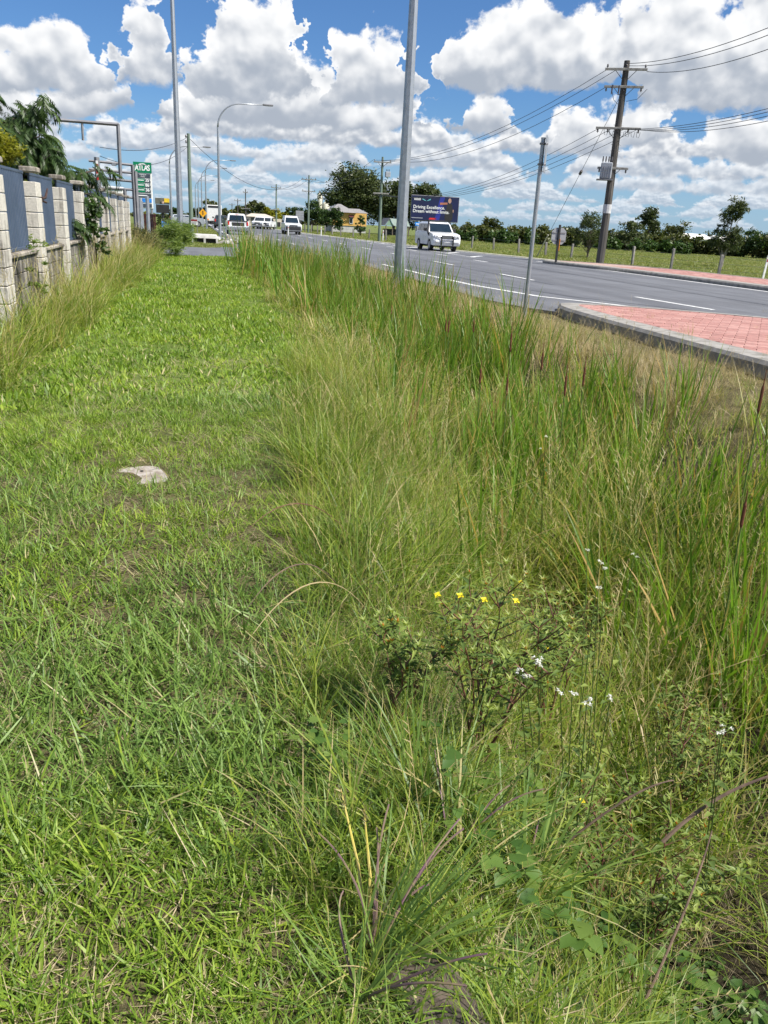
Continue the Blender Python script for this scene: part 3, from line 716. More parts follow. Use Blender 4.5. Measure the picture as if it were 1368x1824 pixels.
_rp = random.Random(2)
def corrugated(L, H, pitch=.10, d=.03):
    m = MB(); n = int(L/pitch*4); row = []
    for i in range(n+1):
        y = -L/2+L*i/n; x = (d, d, 0, 0)[i % 4]; row.append((x, y))
    lo = [(x, y, 0) for x, y in row]; hi = [(x, y, H) for x, y in row]
    m.v += lo+hi; k = len(row)
    m.f += [(i, i+1, k+i+1, k+i) for i in range(n)]
    return m.mesh('panel')
_pan = corrugated(1.98, .96); _pan.materials.append(steel_blue)
for k, y in enumerate(PY):
    p = obj('pillar', None, None, fence, loc=Vector((-2.195, y+.195, 0))-FO)
    for c in range(10):
        o = obj('block', _bm, None, p, loc=(_rp.uniform(-.002, .002), _rp.uniform(-.002, .002), c*.2-.07+.002))
    obj('cap', _cp, None, p, loc=(0, 0, 1.985))
    if k == 8: break
    yc = y+.39+1.005
    obj('panel', _pan, None, fence, loc=Vector((-2.275, yc, .965))-FO)
    MB().box((0, 0, 0), (.045, 2.0, .035), bev=.004).build('rail', steel_blue, fence, loc=Vector((-2.266, yc, 1.94))-FO)
    MB().box((0, 0, 0), (.05, 2.0, .04), bev=.004).build('rail', steel_blue, fence, loc=Vector((-2.255, yc, .975))-FO)
    MB().box((0, 0, 0), (.22, 2.0, .05), bev=.01).build('coping', capm, fence, loc=Vector((-2.25, yc, .925))-FO)
    if k < 6:
        for c in range(5):
            for i in range(6):
                yy = y+.39+(i+.5)*.4+(-.2 if c % 2 else 0)
                lo, hi = max(yy-.2, y+.392), min(yy+.2, y+2.398)
                if hi-lo < .05: continue
                o = obj('block', _wb, None, fence, loc=Vector((-2.25+_rp.uniform(-.003, .003), (lo+hi)/2, .80-c*.2))-FO); o.scale.y = (hi-lo-.008)/.392
    else: MB().box((0, 0, 0), (.15, 2.0, .95)).build('low_wall', blk_low, fence, loc=Vector((-2.25, yc, .42))-FO)
rust = pmat('rusty dark iron', (.055, .028, .022), (.03, .018, .016), 20.0, .7)
for y in (PY[1]+.39, PY[4]+.39):
    b_ = MB().box((0, 0, 0), (.05, .03, .10), bev=.006); b_.tube([(.02, .01, 0), (.05, .10, .02), (.07, .20, .14)], [.018, .02, .012], 6); b_.tube([(.0, .02, -.02), (.05, .14, -.05)], .014, 6)
    b_.build('bracket', rust, fence, loc=Vector((-2.12, y+.02, 1.62))-FO)

# ================================================================== trees and leaves
def leaf_material(name, greens, trans=.25, rough=.45):
    m, t, b = new_mat(name); S.nt = t
    at_ = t.nodes.new('ShaderNodeAttribute'); at_.attribute_name = 'tint'
    sp = t.nodes.new('ShaderNodeSeparateColor'); t.links.new(at_.outputs['Color'], sp.inputs[0])
    c = ramp(S(sp.outputs[0]), [(i/(len(greens)-1), q) for i, q in enumerate(greens)])
    t.links.new(c, b.inputs['Base Color']); b.inputs['Roughness'].default_value = rough; b.inputs['Specular IOR Level'].default_value = .3
    tr = t.nodes.new('ShaderNodeBsdfTranslucent'); t.links.new(mixcol(1.0, c, (1.2, 1.3, .7), 'MULTIPLY'), tr.inputs[0])
    mx = t.nodes.new('ShaderNodeMixShader'); mx.inputs[0].default_value = trans
    t.links.new(b.outputs[0], mx.inputs[1]); t.links.new(tr.outputs[0], mx.inputs[2]); t.links.new(mx.outputs[0], t.nodes['Material Output'].inputs[0])
    return m
L_DARK = leaf_material('dark leaves', [(.020, .042, .012), (.038, .072, .018), (.068, .105, .028)])
L_GUM = leaf_material('gum leaves', [(.032, .050, .018), (.064, .086, .030), (.115, .128, .050)])
L_OLIVE = leaf_material('olive leaves', [(.040, .055, .016), (.075, .090, .024), (.13, .13, .040)])
L_GOLD = leaf_material('yellow green leaves', [(.12, .14, .014), (.24, .24, .022), (.38, .34, .035)], .4)
L_MID = leaf_material('mid green leaves', [(.026, .055, .014), (.050, .095, .020), (.085, .135, .032)])
L_WEED = leaf_material('weed leaves', [(.085, .135, .036), (.170, .240, .060), (.310, .365, .085)], .4)
L_VINE = leaf_material('vine leaves', [(.050, .110, .022), (.090, .165, .030), (.15, .22, .045)], .35)
bark = pmat('bark', (.16, .125, .095), (.08, .065, .05), 6.0, .9, bmp=.02, stretch=(1, 1, .2))
pale_bark = pmat('pale bark', (.36, .33, .29), (.22, .19, .16), 5.0, .85, stretch=(1, 1, .2))
def leaves(name, blobs, n, size, mat, parent, seed, asp=2.2, droop=0.0, fill=.45):
    """leaf-sized quads through a cloud of lobes; sub-clumps make light and dark masses and gaps"""
    g = np.random.default_rng(seed); B = np.array(blobs, float); vol = B[:, 3]*B[:, 4]*B[:, 5]; w = vol**.7; w /= w.sum()
    nc = max(8, n//26); k = g.choice(len(B), nc, p=w)
    d = g.normal(size=(nc, 3)); d /= np.linalg.norm(d, axis=1)[:, None]
    rr = g.random(nc)**fill
    cc = B[k, :3]+d*rr[:, None]*B[k, 3:6]
    sz = (B[k, 3:6].mean(1))*g.uniform(.10, .26, nc)
    i = g.integers(0, nc, n); P = cc[i]+g.normal(size=(n, 3))*sz[i][:, None]*np.array([1, 1, .75])
    u = g.normal(size=(n, 3)); u[:, 2] = u[:, 2]*.5-droop; u /= np.linalg.norm(u, axis=1)[:, None]
    v = np.cross(u, g.normal(size=(n, 3))); v /= np.linalg.norm(v, axis=1)[:, None]
    L = size*g.uniform(.6, 1.3, n)[:, None]; Wd = L/asp
    V = np.stack([P-u*L*.5, P+v*Wd*.5-u*L*.05, P+u*L*.5, P-v*Wd*.5-u*L*.05], 1).reshape(-1, 3)
    F = np.arange(n*4).reshape(-1, 4)
    C = np.ones((n, 4, 4)); C[..., 0] = np.clip(g.random(n)*.6+.4*g.random(nc)[i], 0, 1)[:, None]; C = C.reshape(-1, 4)
    return obj(name, quad_mesh(name, V, F, C, mat), None, parent)
def tree(name, label, base, h, w, n, size, mat, seed, lobes=7, trunk_r=None, crown_lo=.3, bk=None, asp=2.2, droop=0.0, group=None, lean=(0, 0), flat=.5):
    rt = random.Random(seed); base = Vector(base); root = empty(name, base, label, 'tree' if 'shrub' not in name and 'bush' not in name else 'shrub', group)
    tr = trunk_r or h*.022; B = []; m = MB()
    top = Vector((lean[0], lean[1], h*.72)); mid = top*.5+Vector((rt.uniform(-.03, .03)*h, rt.uniform(-.03, .03)*h, 0))
    m.tube([(0, 0, -.2), mid*.5, mid, top], [tr*1.25, tr, tr*.8, tr*.35], 8)
    for i in range(lobes):
        a = i*2.4+rt.uniform(-.5, .5); f = rt.uniform(0, 1); rad = w*.5*rt.uniform(.35, .72)*(1.0 if f < .7 else .6)
        c = Vector((math.cos(a)*rad+lean[0]*f, math.sin(a)*rad+lean[1]*f, h*(crown_lo+(1-crown_lo)*(.22+.60*f))))
        q = w*.5*rt.uniform(.34, .55); B.append((*c, q, q, q*rt.uniform(flat, flat+.3)))
        st = Vector((0, 0, h*crown_lo*rt.uniform(.6, 1.3)))+mid*.4*0
        m.tube([st+Vector((mid.x, mid.y, 0))*min(1, st.z/max(.1, mid.z)), (st+c)*.5+Vector((0, 0, h*.03)), c], [tr*.5, tr*.32, tr*.12], 5)
    B.append((lean[0], lean[1], h*.86, w*.26, w*.26, h*.14))
    m.build('trunk', bk or bark, root)
    leaves('crown', B, n, size, mat, root, seed, asp, droop)
    return root
# ---- the dark feathery tree hanging over the fence, built of drooping fronds
def feathery_tree():
    base = Vector((-3.95, 18.2, 0))
    root = empty('feathery_tree', base, 'dark green feathery leaved tree hanging over the block fence', 'tree'); rt = random.Random(4); g = np.random.default_rng(4)
    m = MB(); V, C = [], []
    m.tube([(0, 0, -.2), (.05, 0, 1.2), (-.05, .1, 2.2), (.1, 0, 3.3)], [.10, .085, .06, .02], 8)
    def frond(p, az, ln, dr):
        p = np.array(p); q = p.copy(); an = .35+rt.uniform(-.3, .3); N = 13
        rn = rt.random()*.6
        for s in range(N):
            an -= dr/N*(1+s/N); d = np.array([math.cos(az)*math.cos(an), math.sin(az)*math.cos(an), math.sin(an)]); q = q+d*ln/N
            if s < 2: continue
            side = np.array([-math.sin(az), math.cos(az), 0])
            for sg in (-1, 1):
                ll = ln*.30*math.sin(math.pi*(s+1)/(N+2.5))*rt.uniform(.8, 1.15); o = side*sg*.78+d*.5+np.array([0, 0, -.55+rt.uniform(-.15, .1)]); o /= np.linalg.norm(o)
                t = q+o*ll; wd = d*ll*.17
                V.extend([q, q+o*ll*.45+wd, t, q+o*ll*.45-wd]); C.extend([(min(1, rn+rt.random()*.4), 0, 0, 1)]*4)
    tips = []
    for i in range(62):
        a = i*2.4; f = rt.random(); z0 = 1.5+1.8*f; ln = rt.uniform(.5, 1.75)*(1.15-.35*f)*(1.0 if f < .6 else .6); c = Vector((math.cos(a)*ln, math.sin(a)*ln, z0+rt.uniform(-.25, .45)))
        if math.cos(a) > .2: c.x += .45; c.z -= .15*rt.random()
        m.tube([(0, 0, z0-.5), (c.x*.5, c.y*.5, (z0-.3+c.z)/2-.12), c], [.03, .02, .008], 5); tips.append(c)
    for b_ in ((1.5, -.1, 1.9), (1.75, .2, 2.15), (1.35, .3, 1.6), (1.2, -.3, 2.7), (1.6, 0, 1.55)):
        c = Vector(b_); m.tube([(0, 0, 1.3), (.7, c.y*.5, c.z-.1), c], [.03, .02, .007], 5); tips.append(c)
    for c in tips:
        for j in range(27):
            f = rt.uniform(.4, 1.0); p = (c.x*f+rt.uniform(-.1, .1), c.y*f+rt.uniform(-.1, .1), c.z*(.9+.1*f)+rt.uniform(-.12, .12))
            frond(p, math.atan2(c.y, c.x)+rt.uniform(-1.5, 1.5), rt.uniform(.42, .72), rt.uniform(.9, 1.9))
    m.build('trunk', bark, root)
    V = np.array(V); obj('crown', quad_mesh('crown', V, np.arange(len(V)).reshape(-1, 4), np.array(C), L_DARK), None, root)
feathery_tree()
sb = at(-14, 300, 13.6); sb.z = 0
tree('golden_shrub', 'yellow green shrub rising behind the nearest fence panel', sb, 2.62, 1.05, 11000, .055, L_GOLD, 5, 14, .05, .45)
tree('creeper_shrub', 'dark green creeper bush growing against the fence below the feathery tree', (-1.98, 17.6, 0), 1.75, .75, 1500, .085, L_MID, 6, 6, .02, .12)
tree('tall_weed', 'light green leafy weed standing by the nearest fence pillar', (-1.9, 10.9, 0), 1.25, .45, 420, .06, L_WEED, 8, 5, .010, .2, asp=3.5)
tree('roadside_bush', 'rounded dense green bush at the end of the mown strip', (-.75, 32.6, 0), 1.25, 2.2, 6500, .26, L_WEED, 9, 9, .012, .0, asp=14.0)
tree('roadside_bush', 'yellowish bush against the end of the block fence', (-1.75, 30.6, 0), 1.0, 1.5, 3500, .26, L_OLIVE, 10, 8, .012, .0, asp=14.0)

# ================================================================== steel frames, price sign and the other things at the left
galv = pmat('galvanised steel', (.42, .44, .46), (.33, .35, .37), 7.0, .45, .75, world=True)
dull = pmat('dull grey steel', (.26, .26, .27), (.19, .19, .20), 4.0, .55, .4, world=True)
white_p = pmat('white paint', (.74, .74, .72), (.62, .62, .60), 6.0, .5, world=True)
black_p = pmat('black paint', (.02, .02, .022), (.03, .03, .03), 6.0, .5)
YF = 34.0
def beam(m, x0, y0, x1, y1, w, Y=YF, d=None):
    a, b_ = at(x0, y0, Y), at(x1, y1, Y); m.tube([a, b_], w/2*1.2, 4)
fr = empty('sign_scaffold', (at(210, 400, YF).x, YF, 0), 'tall empty steel sign frame behind the fence, above the feathery tree', 'frame')
def fpart(nm, root, pts, w, mat=dull, n=4):
    m = MB(); o = root.location
    m.tube([Vector(p)-o for p in pts], w*.62, n); return m.build(nm, mat, root)
fpart('top_bar', fr, [at(96, 213, YF), at(212, 222, YF)], .10)
fpart('post', fr, [at(210, 221, YF), at(215, 321, YF)], .11)
fpart('stud', fr, [at(146, 216, YF), at(148, 250, YF)], .07)
fpart('bottom_bar', fr, [at(120, 313, YF), at(214, 320, YF)], .10)
p0 = at(172, 280, YF); fpart('leg', fr, [p0, (p0.x, YF, -.1)], .16)
f2 = empty('sign_scaffold', (at(235, 400, YF+2).x, YF+2, 0), 'low steel frame of five rails in front of the green price sign', 'frame')
for ya, yb in ((286, 294), (301, 308), (316, 323), (333, 338), (346, 352)):
    fpart('rail', f2, [at(158, ya, YF+2), at(236, yb, YF+2)], .08)
for xx, ya in ((236, 294), (241, 305), (222, 336)):
    p0 = at(xx, ya, YF+2); fpart('post', f2, [p0, (p0.x, YF+2, -.1)], .12)
for i, (xx, yt) in enumerate(((240, 346), (249, 353), (252, 358), (262, 349))):
    p0 = at(xx, yt, 37.5+i); mm = MB().tube([(0, 0, -.1), (0, 0, p0.z)], .085 if i in (0, 3) else .06, 8)
    tag(mm.build('steel_post', galv, None, loc=(p0.x, p0.y, 0)), ['thick galvanised post, first past the end of the block fence', 'thin galvanised post, second past the end of the block fence', 'thin galvanised post, third past the end of the block fence', 'thick galvanised post beside the maroon panel'][i], 'post', 'galvanised posts past the fence')
bp = empty('boom_pole', at(173, 300, YF-1), 'red and white banded pole showing through the tree', 'pole'); bp.location.z = 0
zz = at(173, 318, YF-1).z
for k in range(6): MB().box((0, 0, zz+.11*k), (.07, .07, .108), bev=.005).build('band', white_p if k % 2 else mt('red paint', (.45, .03, .03)), bp)
MB().tube([(0, 0, -.1), (0, 0, zz-.06)], .03, 8).build('pole', galv, bp)
fl = empty('floodlight', at(203, 293, YF-.3), 'small dark floodlight clamped to the steel frame', 'floodlight')
MB().box((0, 0, 0), (.18, .12, .09), bev=.02).build('housing', black_p, fl); MB().tube([(0, 0, .04), (.02, .1, .12)], .015, 6).build('arm', dull, fl); MB().box((0, -.062, 0), (.15, .004, .07)).build('lens', galv, fl)
pn = at(256, 378, 42); q = at(277, 378, 42)
mp_ = empty('maroon_panel', (pn.x, 42, 0), 'maroon corrugated screen beside the steel posts', 'screen')
for i in range(6): MB().box(((q.x-pn.x)*(i+.5)/6, .03*(i % 2), .72), ((q.x-pn.x)/6-.01, .03, 1.5), bev=.006).build('sheet', mt('maroon steel', (.10, .022, .02), (.07, .018, .018), 4.0, .55), mp_)
cn = empty('station_canopy', (at(200, 340, 75).x, 75, 0), 'white canopy edge with green stripe seen behind the steel frames', 'canopy')
def atr(x, y, Y, root): return at(x, y, Y)-root.location
a_, b_ = atr(160, 336, 75, cn), atr(219, 342, 75, cn)
m = MB().box(((a_.x+b_.x)/2, 2, a_.z), (b_.x-a_.x, 4, .55), bev=.05); m.build('roof', white_p, cn)
MB().box(((a_.x+b_.x)/2, -.03, a_.z+.12), (b_.x-a_.x, .04, .18)).build('stripe', mt('station green', (.0, .22, .09)), cn)
for f in (.2, .75): MB().tube([(a_.x+(b_.x-a_.x)*f, 2, -.1), (a_.x+(b_.x-a_.x)*f, 2, a_.z)], .12, 8).build('column', white_p, cn)
# ---- fuel price sign
YS = 62.0
green = mt('sign green', (.0, .19, .085), (.0, .17, .075), 2.0, .4); slate = mt('sign slate', (.06, .075, .095), (.05, .065, .085), 2.0, .4)
lettr = mt('sign lettering', (.85, .85, .85), (.8, .8, .8), 2.0, .5)
c0 = at(237, 288, YS); c1 = at(273, 372, YS); W = c1.x-c0.x; zt, zb = c0.z, c1.z
ps = empty('price_sign', (c0.x, YS, 0), 'tall white and green fuel price sign lettered ATLAS', 'sign')
MB().box((W/2, .12, (zt+zb)/2), (W, .22, zt-zb), bev=.02).build('board', white_p, ps)
for x in (.12, W-.12): MB().tube([(x, .12, -.1), (x, .12, zb+.1)], .09, 8).build('leg', dull, ps)
H = zt-zb
def plate(nm, x0, x1, f0, f1, mat): return MB().box(((x0+x1)/2, -.005, zt-H*(f0+f1)/2), (x1-x0, .02, H*(f1-f0)), bev=.003).build(nm, mat, ps)
hd = plate('header', -.01, W+.01, -.004, .225, green)
text('lettering', 'ATLAS', .50, (W/2, -.02, zt-H*.205), (math.pi/2, 0, 0), lettr, ps, 'CENTER', .014, W/1.75)
m = MB(); [m.box((W/2+.33*math.cos(a), -.018, zt-H*.115+.25*math.sin(a)), (.10, .01, .06), M=Matrix.Rotation(-(a-math.pi/2), 3, 'Y')) for a in [.35+i*.245 for i in range(11)]]; m.build('arch', lettr, ps)
plate('slogan_panel', .14, W-.10, .245, .335, slate)
text('lettering', 'PREMIUM', .11, (W/2, -.02, zt-H*.285), (math.pi/2, 0, 0), lettr, ps, 'CENTER'); text('lettering', 'FUELS', .11, (W/2, -.02, zt-H*.325), (math.pi/2, 0, 0), lettr, ps, 'CENTER')
for k, pr in enumerate(('35', '86', '36')):
    f0 = .355+.105*k
    plate('grade_panel', .14, W*.58, f0, f0+.085, green); plate('price_panel', W*.60, W-.10, f0, f0+.085, slate)
    text('price', pr, .29, (W*.62, -.02, zt-H*(f0+.078)), (math.pi/2, 0, 0), lettr, ps, 'LEFT', .008, .9); text('price_tenth', '9', .15, (W*.865, -.02, zt-H*(f0+.048)), (math.pi/2, 0, 0), lettr, ps)
    MB().box((W*.36, -.019, zt-H*(f0+.03)), (W*.36, .006, .05)).build('grade_stripe', lettr, ps)
plate('notice_panel', .14, W-.10, .675, .76, slate); MB().box((W*.45, -.019, zt-H*.718), (W*.5, .006, .06)).build('notice_stripe', lettr, ps)
plate('picture_panel', W*.40, W-.08, .78, .865, mt('sign blue', (.02, .18, .62), (.03, .28, .7), 3.0, .4)); plate('foot_panel', .14, W-.08, .895, .975, slate)
# ---- screen with an advertisement, seen beside the price sign
YB = 70.0
a_, b_ = at(276, 352, YB), at(303, 380, YB)
ab = empty('advert_screen', (a_.x, YB, 0), 'small screen with a yellow corner above a black box, beside the price sign', 'screen')
W2 = b_.x-a_.x; z1 = at(276, 363, YB).z
MB().box((W2/2, .1, (a_.z+z1)/2), (W2, .15, a_.z-z1), bev=.01).build('screen', mt('advert grey', (.16, .15, .12), (.06, .07, .06), 1.2, .5), ab)
MB().box((W2*.8, .015, a_.z-(a_.z-z1)*.35), (W2*.36, .02, (a_.z-z1)*.66)).build('yellow_corner', mt('advert yellow', (.75, .52, .03)), ab)
MB().tube([(W2*.5, .02, a_.z-.25), (W2*.5, .018, z1+.05)], [.13, .10], 8).build('pale_shape', mt('advert skin', (.55, .40, .34)), ab)
MB().box((W2/2, .1, (z1+b_.z)/2-.02), (W2*.92, .3, z1-b_.z-.02), bev=.02).build('box', black_p, ab)
MB().tube([(W2*.5, .12, -.1), (W2*.5, .12, b_.z+.1)], .10, 8).build('post', black_p, ab)
a_, b_ = at(288, 393, 50), at(321, 408, 50)
bn = empty('blue_banner', (a_.x, 50, 0), 'blue printed banner strung behind the bush', 'banner')
m = MB(); N = 12
for i in range(N):
    def pt(i, t): f = i/N; return ((b_.x-a_.x)*f, .06*math.sin(f*9), a_.z-(a_.z-b_.z)*t-.10*math.sin(math.pi*min(f*1.2, 1))-.12*f*(1-t))
    m.add([pt(i, 1), pt(i+1, 1), pt(i+1, 0), pt(i, 0)], [(0, 1, 2, 3)])
m.build('cloth', mt('banner blue', (.02, .10, .60), (.03, .30, .72), .9, .5), bn)
for k in range(3): MB().box((.18+.34*k, -.07, a_.z-.36-.04*k), (.24, .012, .05)).build('print_line', lettr, bn)
for x in (0, b_.x-a_.x): MB().tube([(x, .05, -.1), (x, .05, a_.z+.08)], .025, 6).build('post', galv, bn)
# ---- estate agent's board, drain inlet slab, railing, warning sign
es = empty('notice_board', (at(346, 412, 58).x, 58, 0), 'white notice board with a dark red heading by the timber pole', 'sign')
a_, b_ = atr(340, 390, 58, es), atr(352, 401, 58, es)
MB().box(((a_.x+b_.x)/2, 0, (a_.z+b_.z)/2), (b_.x-a_.x, .03, a_.z-b_.z), bev=.004).build('board', white_p, es)
MB().box(((a_.x+b_.x)/2, -.018, a_.z-.07), (b_.x-a_.x-.01, .01, .13)).build('heading', mt('dark red', (.22, .03, .03)), es)
for k in range(3): MB().box(((a_.x+b_.x)/2, -.018, a_.z-.2-.07*k), (.32-.05*k, .008, .025)).build('print_line', slate, es)
for x in (a_.x+.03, b_.x-.03): MB().tube([(x, .02, -.1), (x, .02, a_.z)], .02, 6).build('leg', dull, es)
ci = empty('drain_inlet', (at(365, 430, 50).x, 50, 0), 'low pale concrete drain inlet with two dark openings', 'drain inlet')
pc2 = pmat('pale cast concrete', (.52, .51, .48), (.38, .37, .34), 3.0, .85, world=True)
a_, b_ = atr(341, 420, 50, ci), atr(388, 430, 50, ci); wd = b_.x-a_.x
MB().loft([[(a_.x, 0, .28), (b_.x, 0, .28), (b_.x+.1, 1.4, .28), (a_.x-.1, 1.4, .28)], [(a_.x+.1, .05, .46), (b_.x-.15, .05, .46), (b_.x-.05, 1.35, .5), (a_.x+.05, 1.35, .5)]]).build('lid', pc2, ci)
MB().box(((a_.x+b_.x)/2, .75, .1), (wd-.1, 1.2, .36)).build('opening_shade', mt('painted hole shade', (.02, .018, .015)), ci)  # solid block painted near black to stand for shade in the openings
for f in (.03, .5, .97): MB().box((a_.x+wd*f, .1, .1), (.12, .2, .37)).build('pier', pc2, ci)
rb = empty('rubble_bank', (at(400, 432, 54).x, 54, 0), 'sloping bank of grey stone pitching beside the drain inlet', 'stone pitching'); rr_ = random.Random(8)
MB().loft([[(-.8, -2.2, -.1), (2.6, -2.2, -.1), (2.8, 2.5, -.1), (-.2, 2.5, -.1)], [(.2, -.8, .30), (2.4, -.8, .42), (2.6, 2.3, .5), (.3, 2.3, .4)]]).build('bank', pmat('grey pitching', (.24, .22, .20), (.14, .13, .12), 2.2, .9, bmp=.05, bscale=5, world=True), rb)
for k in range(16):
    c = Vector((rr_.uniform(-.9, 2.6), -2.3+rr_.uniform(-.3, 1.3), .04)); c.z = .03+max(0, (c.y+2.2)*.2); s_ = rr_.uniform(.12, .3)
    MB().box(c, (s_*1.4, s_, s_*.7), rz=rr_.uniform(0, 3), bev=s_*.12, taper=(.8, .85)).build('stone', rr_.choice((pc2, conc_kerb)), rb)
rl = empty('railing', (at(415, 418, 63).x, 63, 0), 'white post and rail railing in front of the utility truck', 'railing')
for i in range(11):
    x = at(393+i*4.9, 405, 63).x-rl.location.x; MB().box((x, (i % 2)*.04, .42), (.075, .05, .95), bev=.008).build('post', galv, rl)
MB().box((.15, .06, .84), (at(443, 405, 63).x-at(393, 405, 63).x, .04, .05)).build('rail', galv, rl)
ws = empty('warning_sign', (at(362, 400, 105).x, 105, 0), 'yellow diamond sign with black double arrow among the lamp posts', 'sign')
c = at(362, 379.5, 105).z; r_s = .50
MB().prism([(0, c-r_s), (r_s, c), (0, c+r_s), (-r_s, c)], 'y', -.02, .0).build('plate', mt('sign yellow', (.80, .38, .01)), ws)
MB().tube([(0, .04, -.1), (0, .04, c)], .03, 6).build('post', galv, ws)
MB().prism([(-.05, c-.22), (.05, c-.22), (.05, c-.1), (.14, c-.1), (.0, c+.02), (-.14, c-.1), (-.05, c-.1)], 'y', -.03, -.021).build('arrow', black_p, ws)
MB().prism([(-.05, c+.24), (.05, c+.24), (.05, c+.14), (.14, c+.14), (.0, c+.03), (-.14, c+.14), (-.05, c+.14)], 'y', -.03, -.021).build('arrow', black_p, ws)

# ================================================================== street lamps
def octa(m, pts, r, n=8): return m.tube(pts, r, n)
def street_lamp(base, h, r0, arm, label, az=0.0, tagz=None, curved=True):
    root = empty('street_lamp', base, label, 'street lamp', 'street lamps along the road', rz=az)
    m = MB(); R0 = 1.6 if curved else .3
    pts = [(0, 0, -.3), (0, 0, h*.33), (0, 0, h*.66), (0, 0, h-R0)]; rs = [r0, r0*.86, r0*.70, r0*.56]
    m.tube(pts, rs, 8); pole = m.build('pole', galv, root)
    m = MB(); ap = []; N = 9
    for i in range(N): q = math.pi/2*i/(N-1); ap.append((R0-R0*math.cos(q), 0, h-R0+R0*math.sin(q)))
    ap.append((arm, 0, h+.06)); m.tube(ap, [r0*.50-(r0*.18)*i/N for i in range(N)]+[r0*.30], 7); m.build('arm', galv, root, True)
    m = MB().box((arm+.32, 0, h+.07), (.72, .26, .11), bev=.03); hd = m.build('lamp_head', dull, root)
    MB().box((arm+.36, 0, h+.008), (.42, .20, .02), bev=.006).build('lens', mt('lamp lens', (.6, .6, .56), None, 3.0, .2), hd)
    MB().box((0, 0, .0), (r0*2.6, r0*2.6, .04)).build('base_plate', galv, root)
    if tagz:
        MB().tube([(0, 0, tagz-.07), (0, 0, tagz+.07)], r0*.80, 8, cap=False).build('tag', mt('tag green', (.01, .12, .06)), root)
    return root
YA = 22.0; pa = at(712, 470, YA); street_lamp((pa.x, YA, -.15), 10.2, .165, 3.0, 'nearest galvanised street lamp pole, rising beside the reeds', 0, at(723, 238, YA).z+.15)
pl = at(322, 415, 41); street_lamp((pl.x, 41, 0), 12.5, .15, 3.0, 'tall galvanised lamp pole behind the rounded bush', 0, at(319, 284, 41).z)
for (xx, Y, yt, lb) in ((391.5, 62.5, 182, 'curved arm street lamp beside the railing, its whole arm against the clouds'), (368, 112, 284, 'curved arm street lamp by the yellow diamond sign, second along the verge'), (360.5, 132, 298, 'curved arm street lamp, third along the verge'), (354.5, 156, 312, 'curved arm street lamp, fourth along the verge'), (349.5, 176, 320, 'smallest and farthest curved arm street lamp'), (306, 84, 259, 'curved arm street lamp partly behind the tall lamp pole, left of the timber pole')):
    p = at(xx, 395, Y); street_lamp((p.x, Y, 0), at(xx, yt, Y).z, .115, 3.2, lb)

# ================================================================== timber poles and wires
timber = pmat('weathered pole timber', (.115, .105, .095), (.055, .05, .045), 5.0, .9, bmp=.012, bscale=18, stretch=(1, 1, .12))
green_t = pmat('green treated timber', (.16, .21, .165), (.11, .15, .12), 4.0, .85, stretch=(1, 1, .12))
arm_w = pmat('silvered crossarm', (.34, .33, .30), (.22, .21, .19), 6.0, .85)
porc = pmat('brown porcelain', (.06, .05, .05), (.10, .09, .09), 4.0, .25)
def insulator(m, p, s=1.0):
    m.tube([Vector(p)+Vector((0, 0, z*s)) for z in (0, .04, .05, .09, .10, .14, .15, .19)], [.02*s, .02*s, .06*s, .055*s, .03*s, .055*s, .05*s, .02*s], 8); return m
def crossarm(root, z, half, ang, side=0.0, th=.10, ins=4, brace=True, up=True):
    c, s = math.cos(ang), math.sin(ang)
    ca = MB().box((0, 0, 0), (half*2, th, th*1.1), bev=.01).build('crossarm', arm_w, root, loc=(side*c+.16*s, side*s-.16*c, z)); ca.rotation_euler.z = ang
    for i in range(ins):
        f = -1+2*(i+.0)/(ins-1) if ins > 1 else 0
        insulator(MB(), (f*(half-.12), 0, th*.5 if up else -th*.5-.19)).build('insulator', porc, ca)
    if brace:
        for sg in (-1, 1): MB().tube([(sg*half*.5, .05, -th*.4), (0, .14, -half*.55)], .018, 5).build('brace', dull, ca)
    return ca
def power_pole(base, h, r, label, arms, mat=timber, ang=0.0, grp='timber power poles along the road', extra=None, scale=1.0):
    root = empty('power_pole', base, label, 'power pole', grp)
    MB().tube([(0, 0, -.3), (.01, 0, h*.3), (-.01, .01, h*.65), (0, 0, h)], [r, r*.92, r*.8, r*.66], 10).build('pole', mat, root)
    for z, half, side, ins, up in arms: crossarm(root, z, half, ang, side, .11*scale, ins, True, up)
    return root
BP = gnd(1068, 470); zz = lambda y, x=1090: at(x, y, BP.y).z
top = at(1115, 108, BP.y).z
PA = math.radians(-25)                              # the arms stand square to the lines
bigp = power_pole(BP, top, .24, 'tall dark timber power pole with transformer beyond the far island', [(at(1112, 124, BP.y).z, 1.12, 0, 3, True), (at(1105, 155, BP.y).z, 1.05, 0, 3, False), (at(1098, 229, BP.y).z, 1.22, 0, 5, False), (at(1090, 300, BP.y).z, .85, 0, 2, False)], ang=PA)
tz = at(1082, 305, BP.y).z
tk = MB().box((0, 0, 0), (.62, .5, .85), bev=.04).build('transformer', mt('transformer grey', (.35, .37, .40), (.28, .30, .33), 3.0, .5), bigp, loc=(-.50, -.22, tz)); tk.rotation_euler.z = PA
for i in range(4): MB().tube([(-.24+.16*i, 0, .42), (-.24+.16*i, 0, .5), (-.24+.16*i, 0, .52), (-.24+.16*i, 0, .75)], [.04, .02, .045, .025], 8).build('bushing', porc, tk)
for i in range(5): MB().box((-.24+.12*i, -.27, -.06), (.03, .06, .6)).build('cooling_fin', mt('transformer grey'), tk)
MB().box((-.02, .0, -.47), (.9, .62, .06)).build('tray', dull, tk)
pz = at(1079, 372, BP.y).z
MB().tube([(0, 0, pz-.24), (0, 0, pz+.24)], .236, 12, cap=False).build('number_plate', mt('plate aluminium', (.55, .55, .56)), bigp)
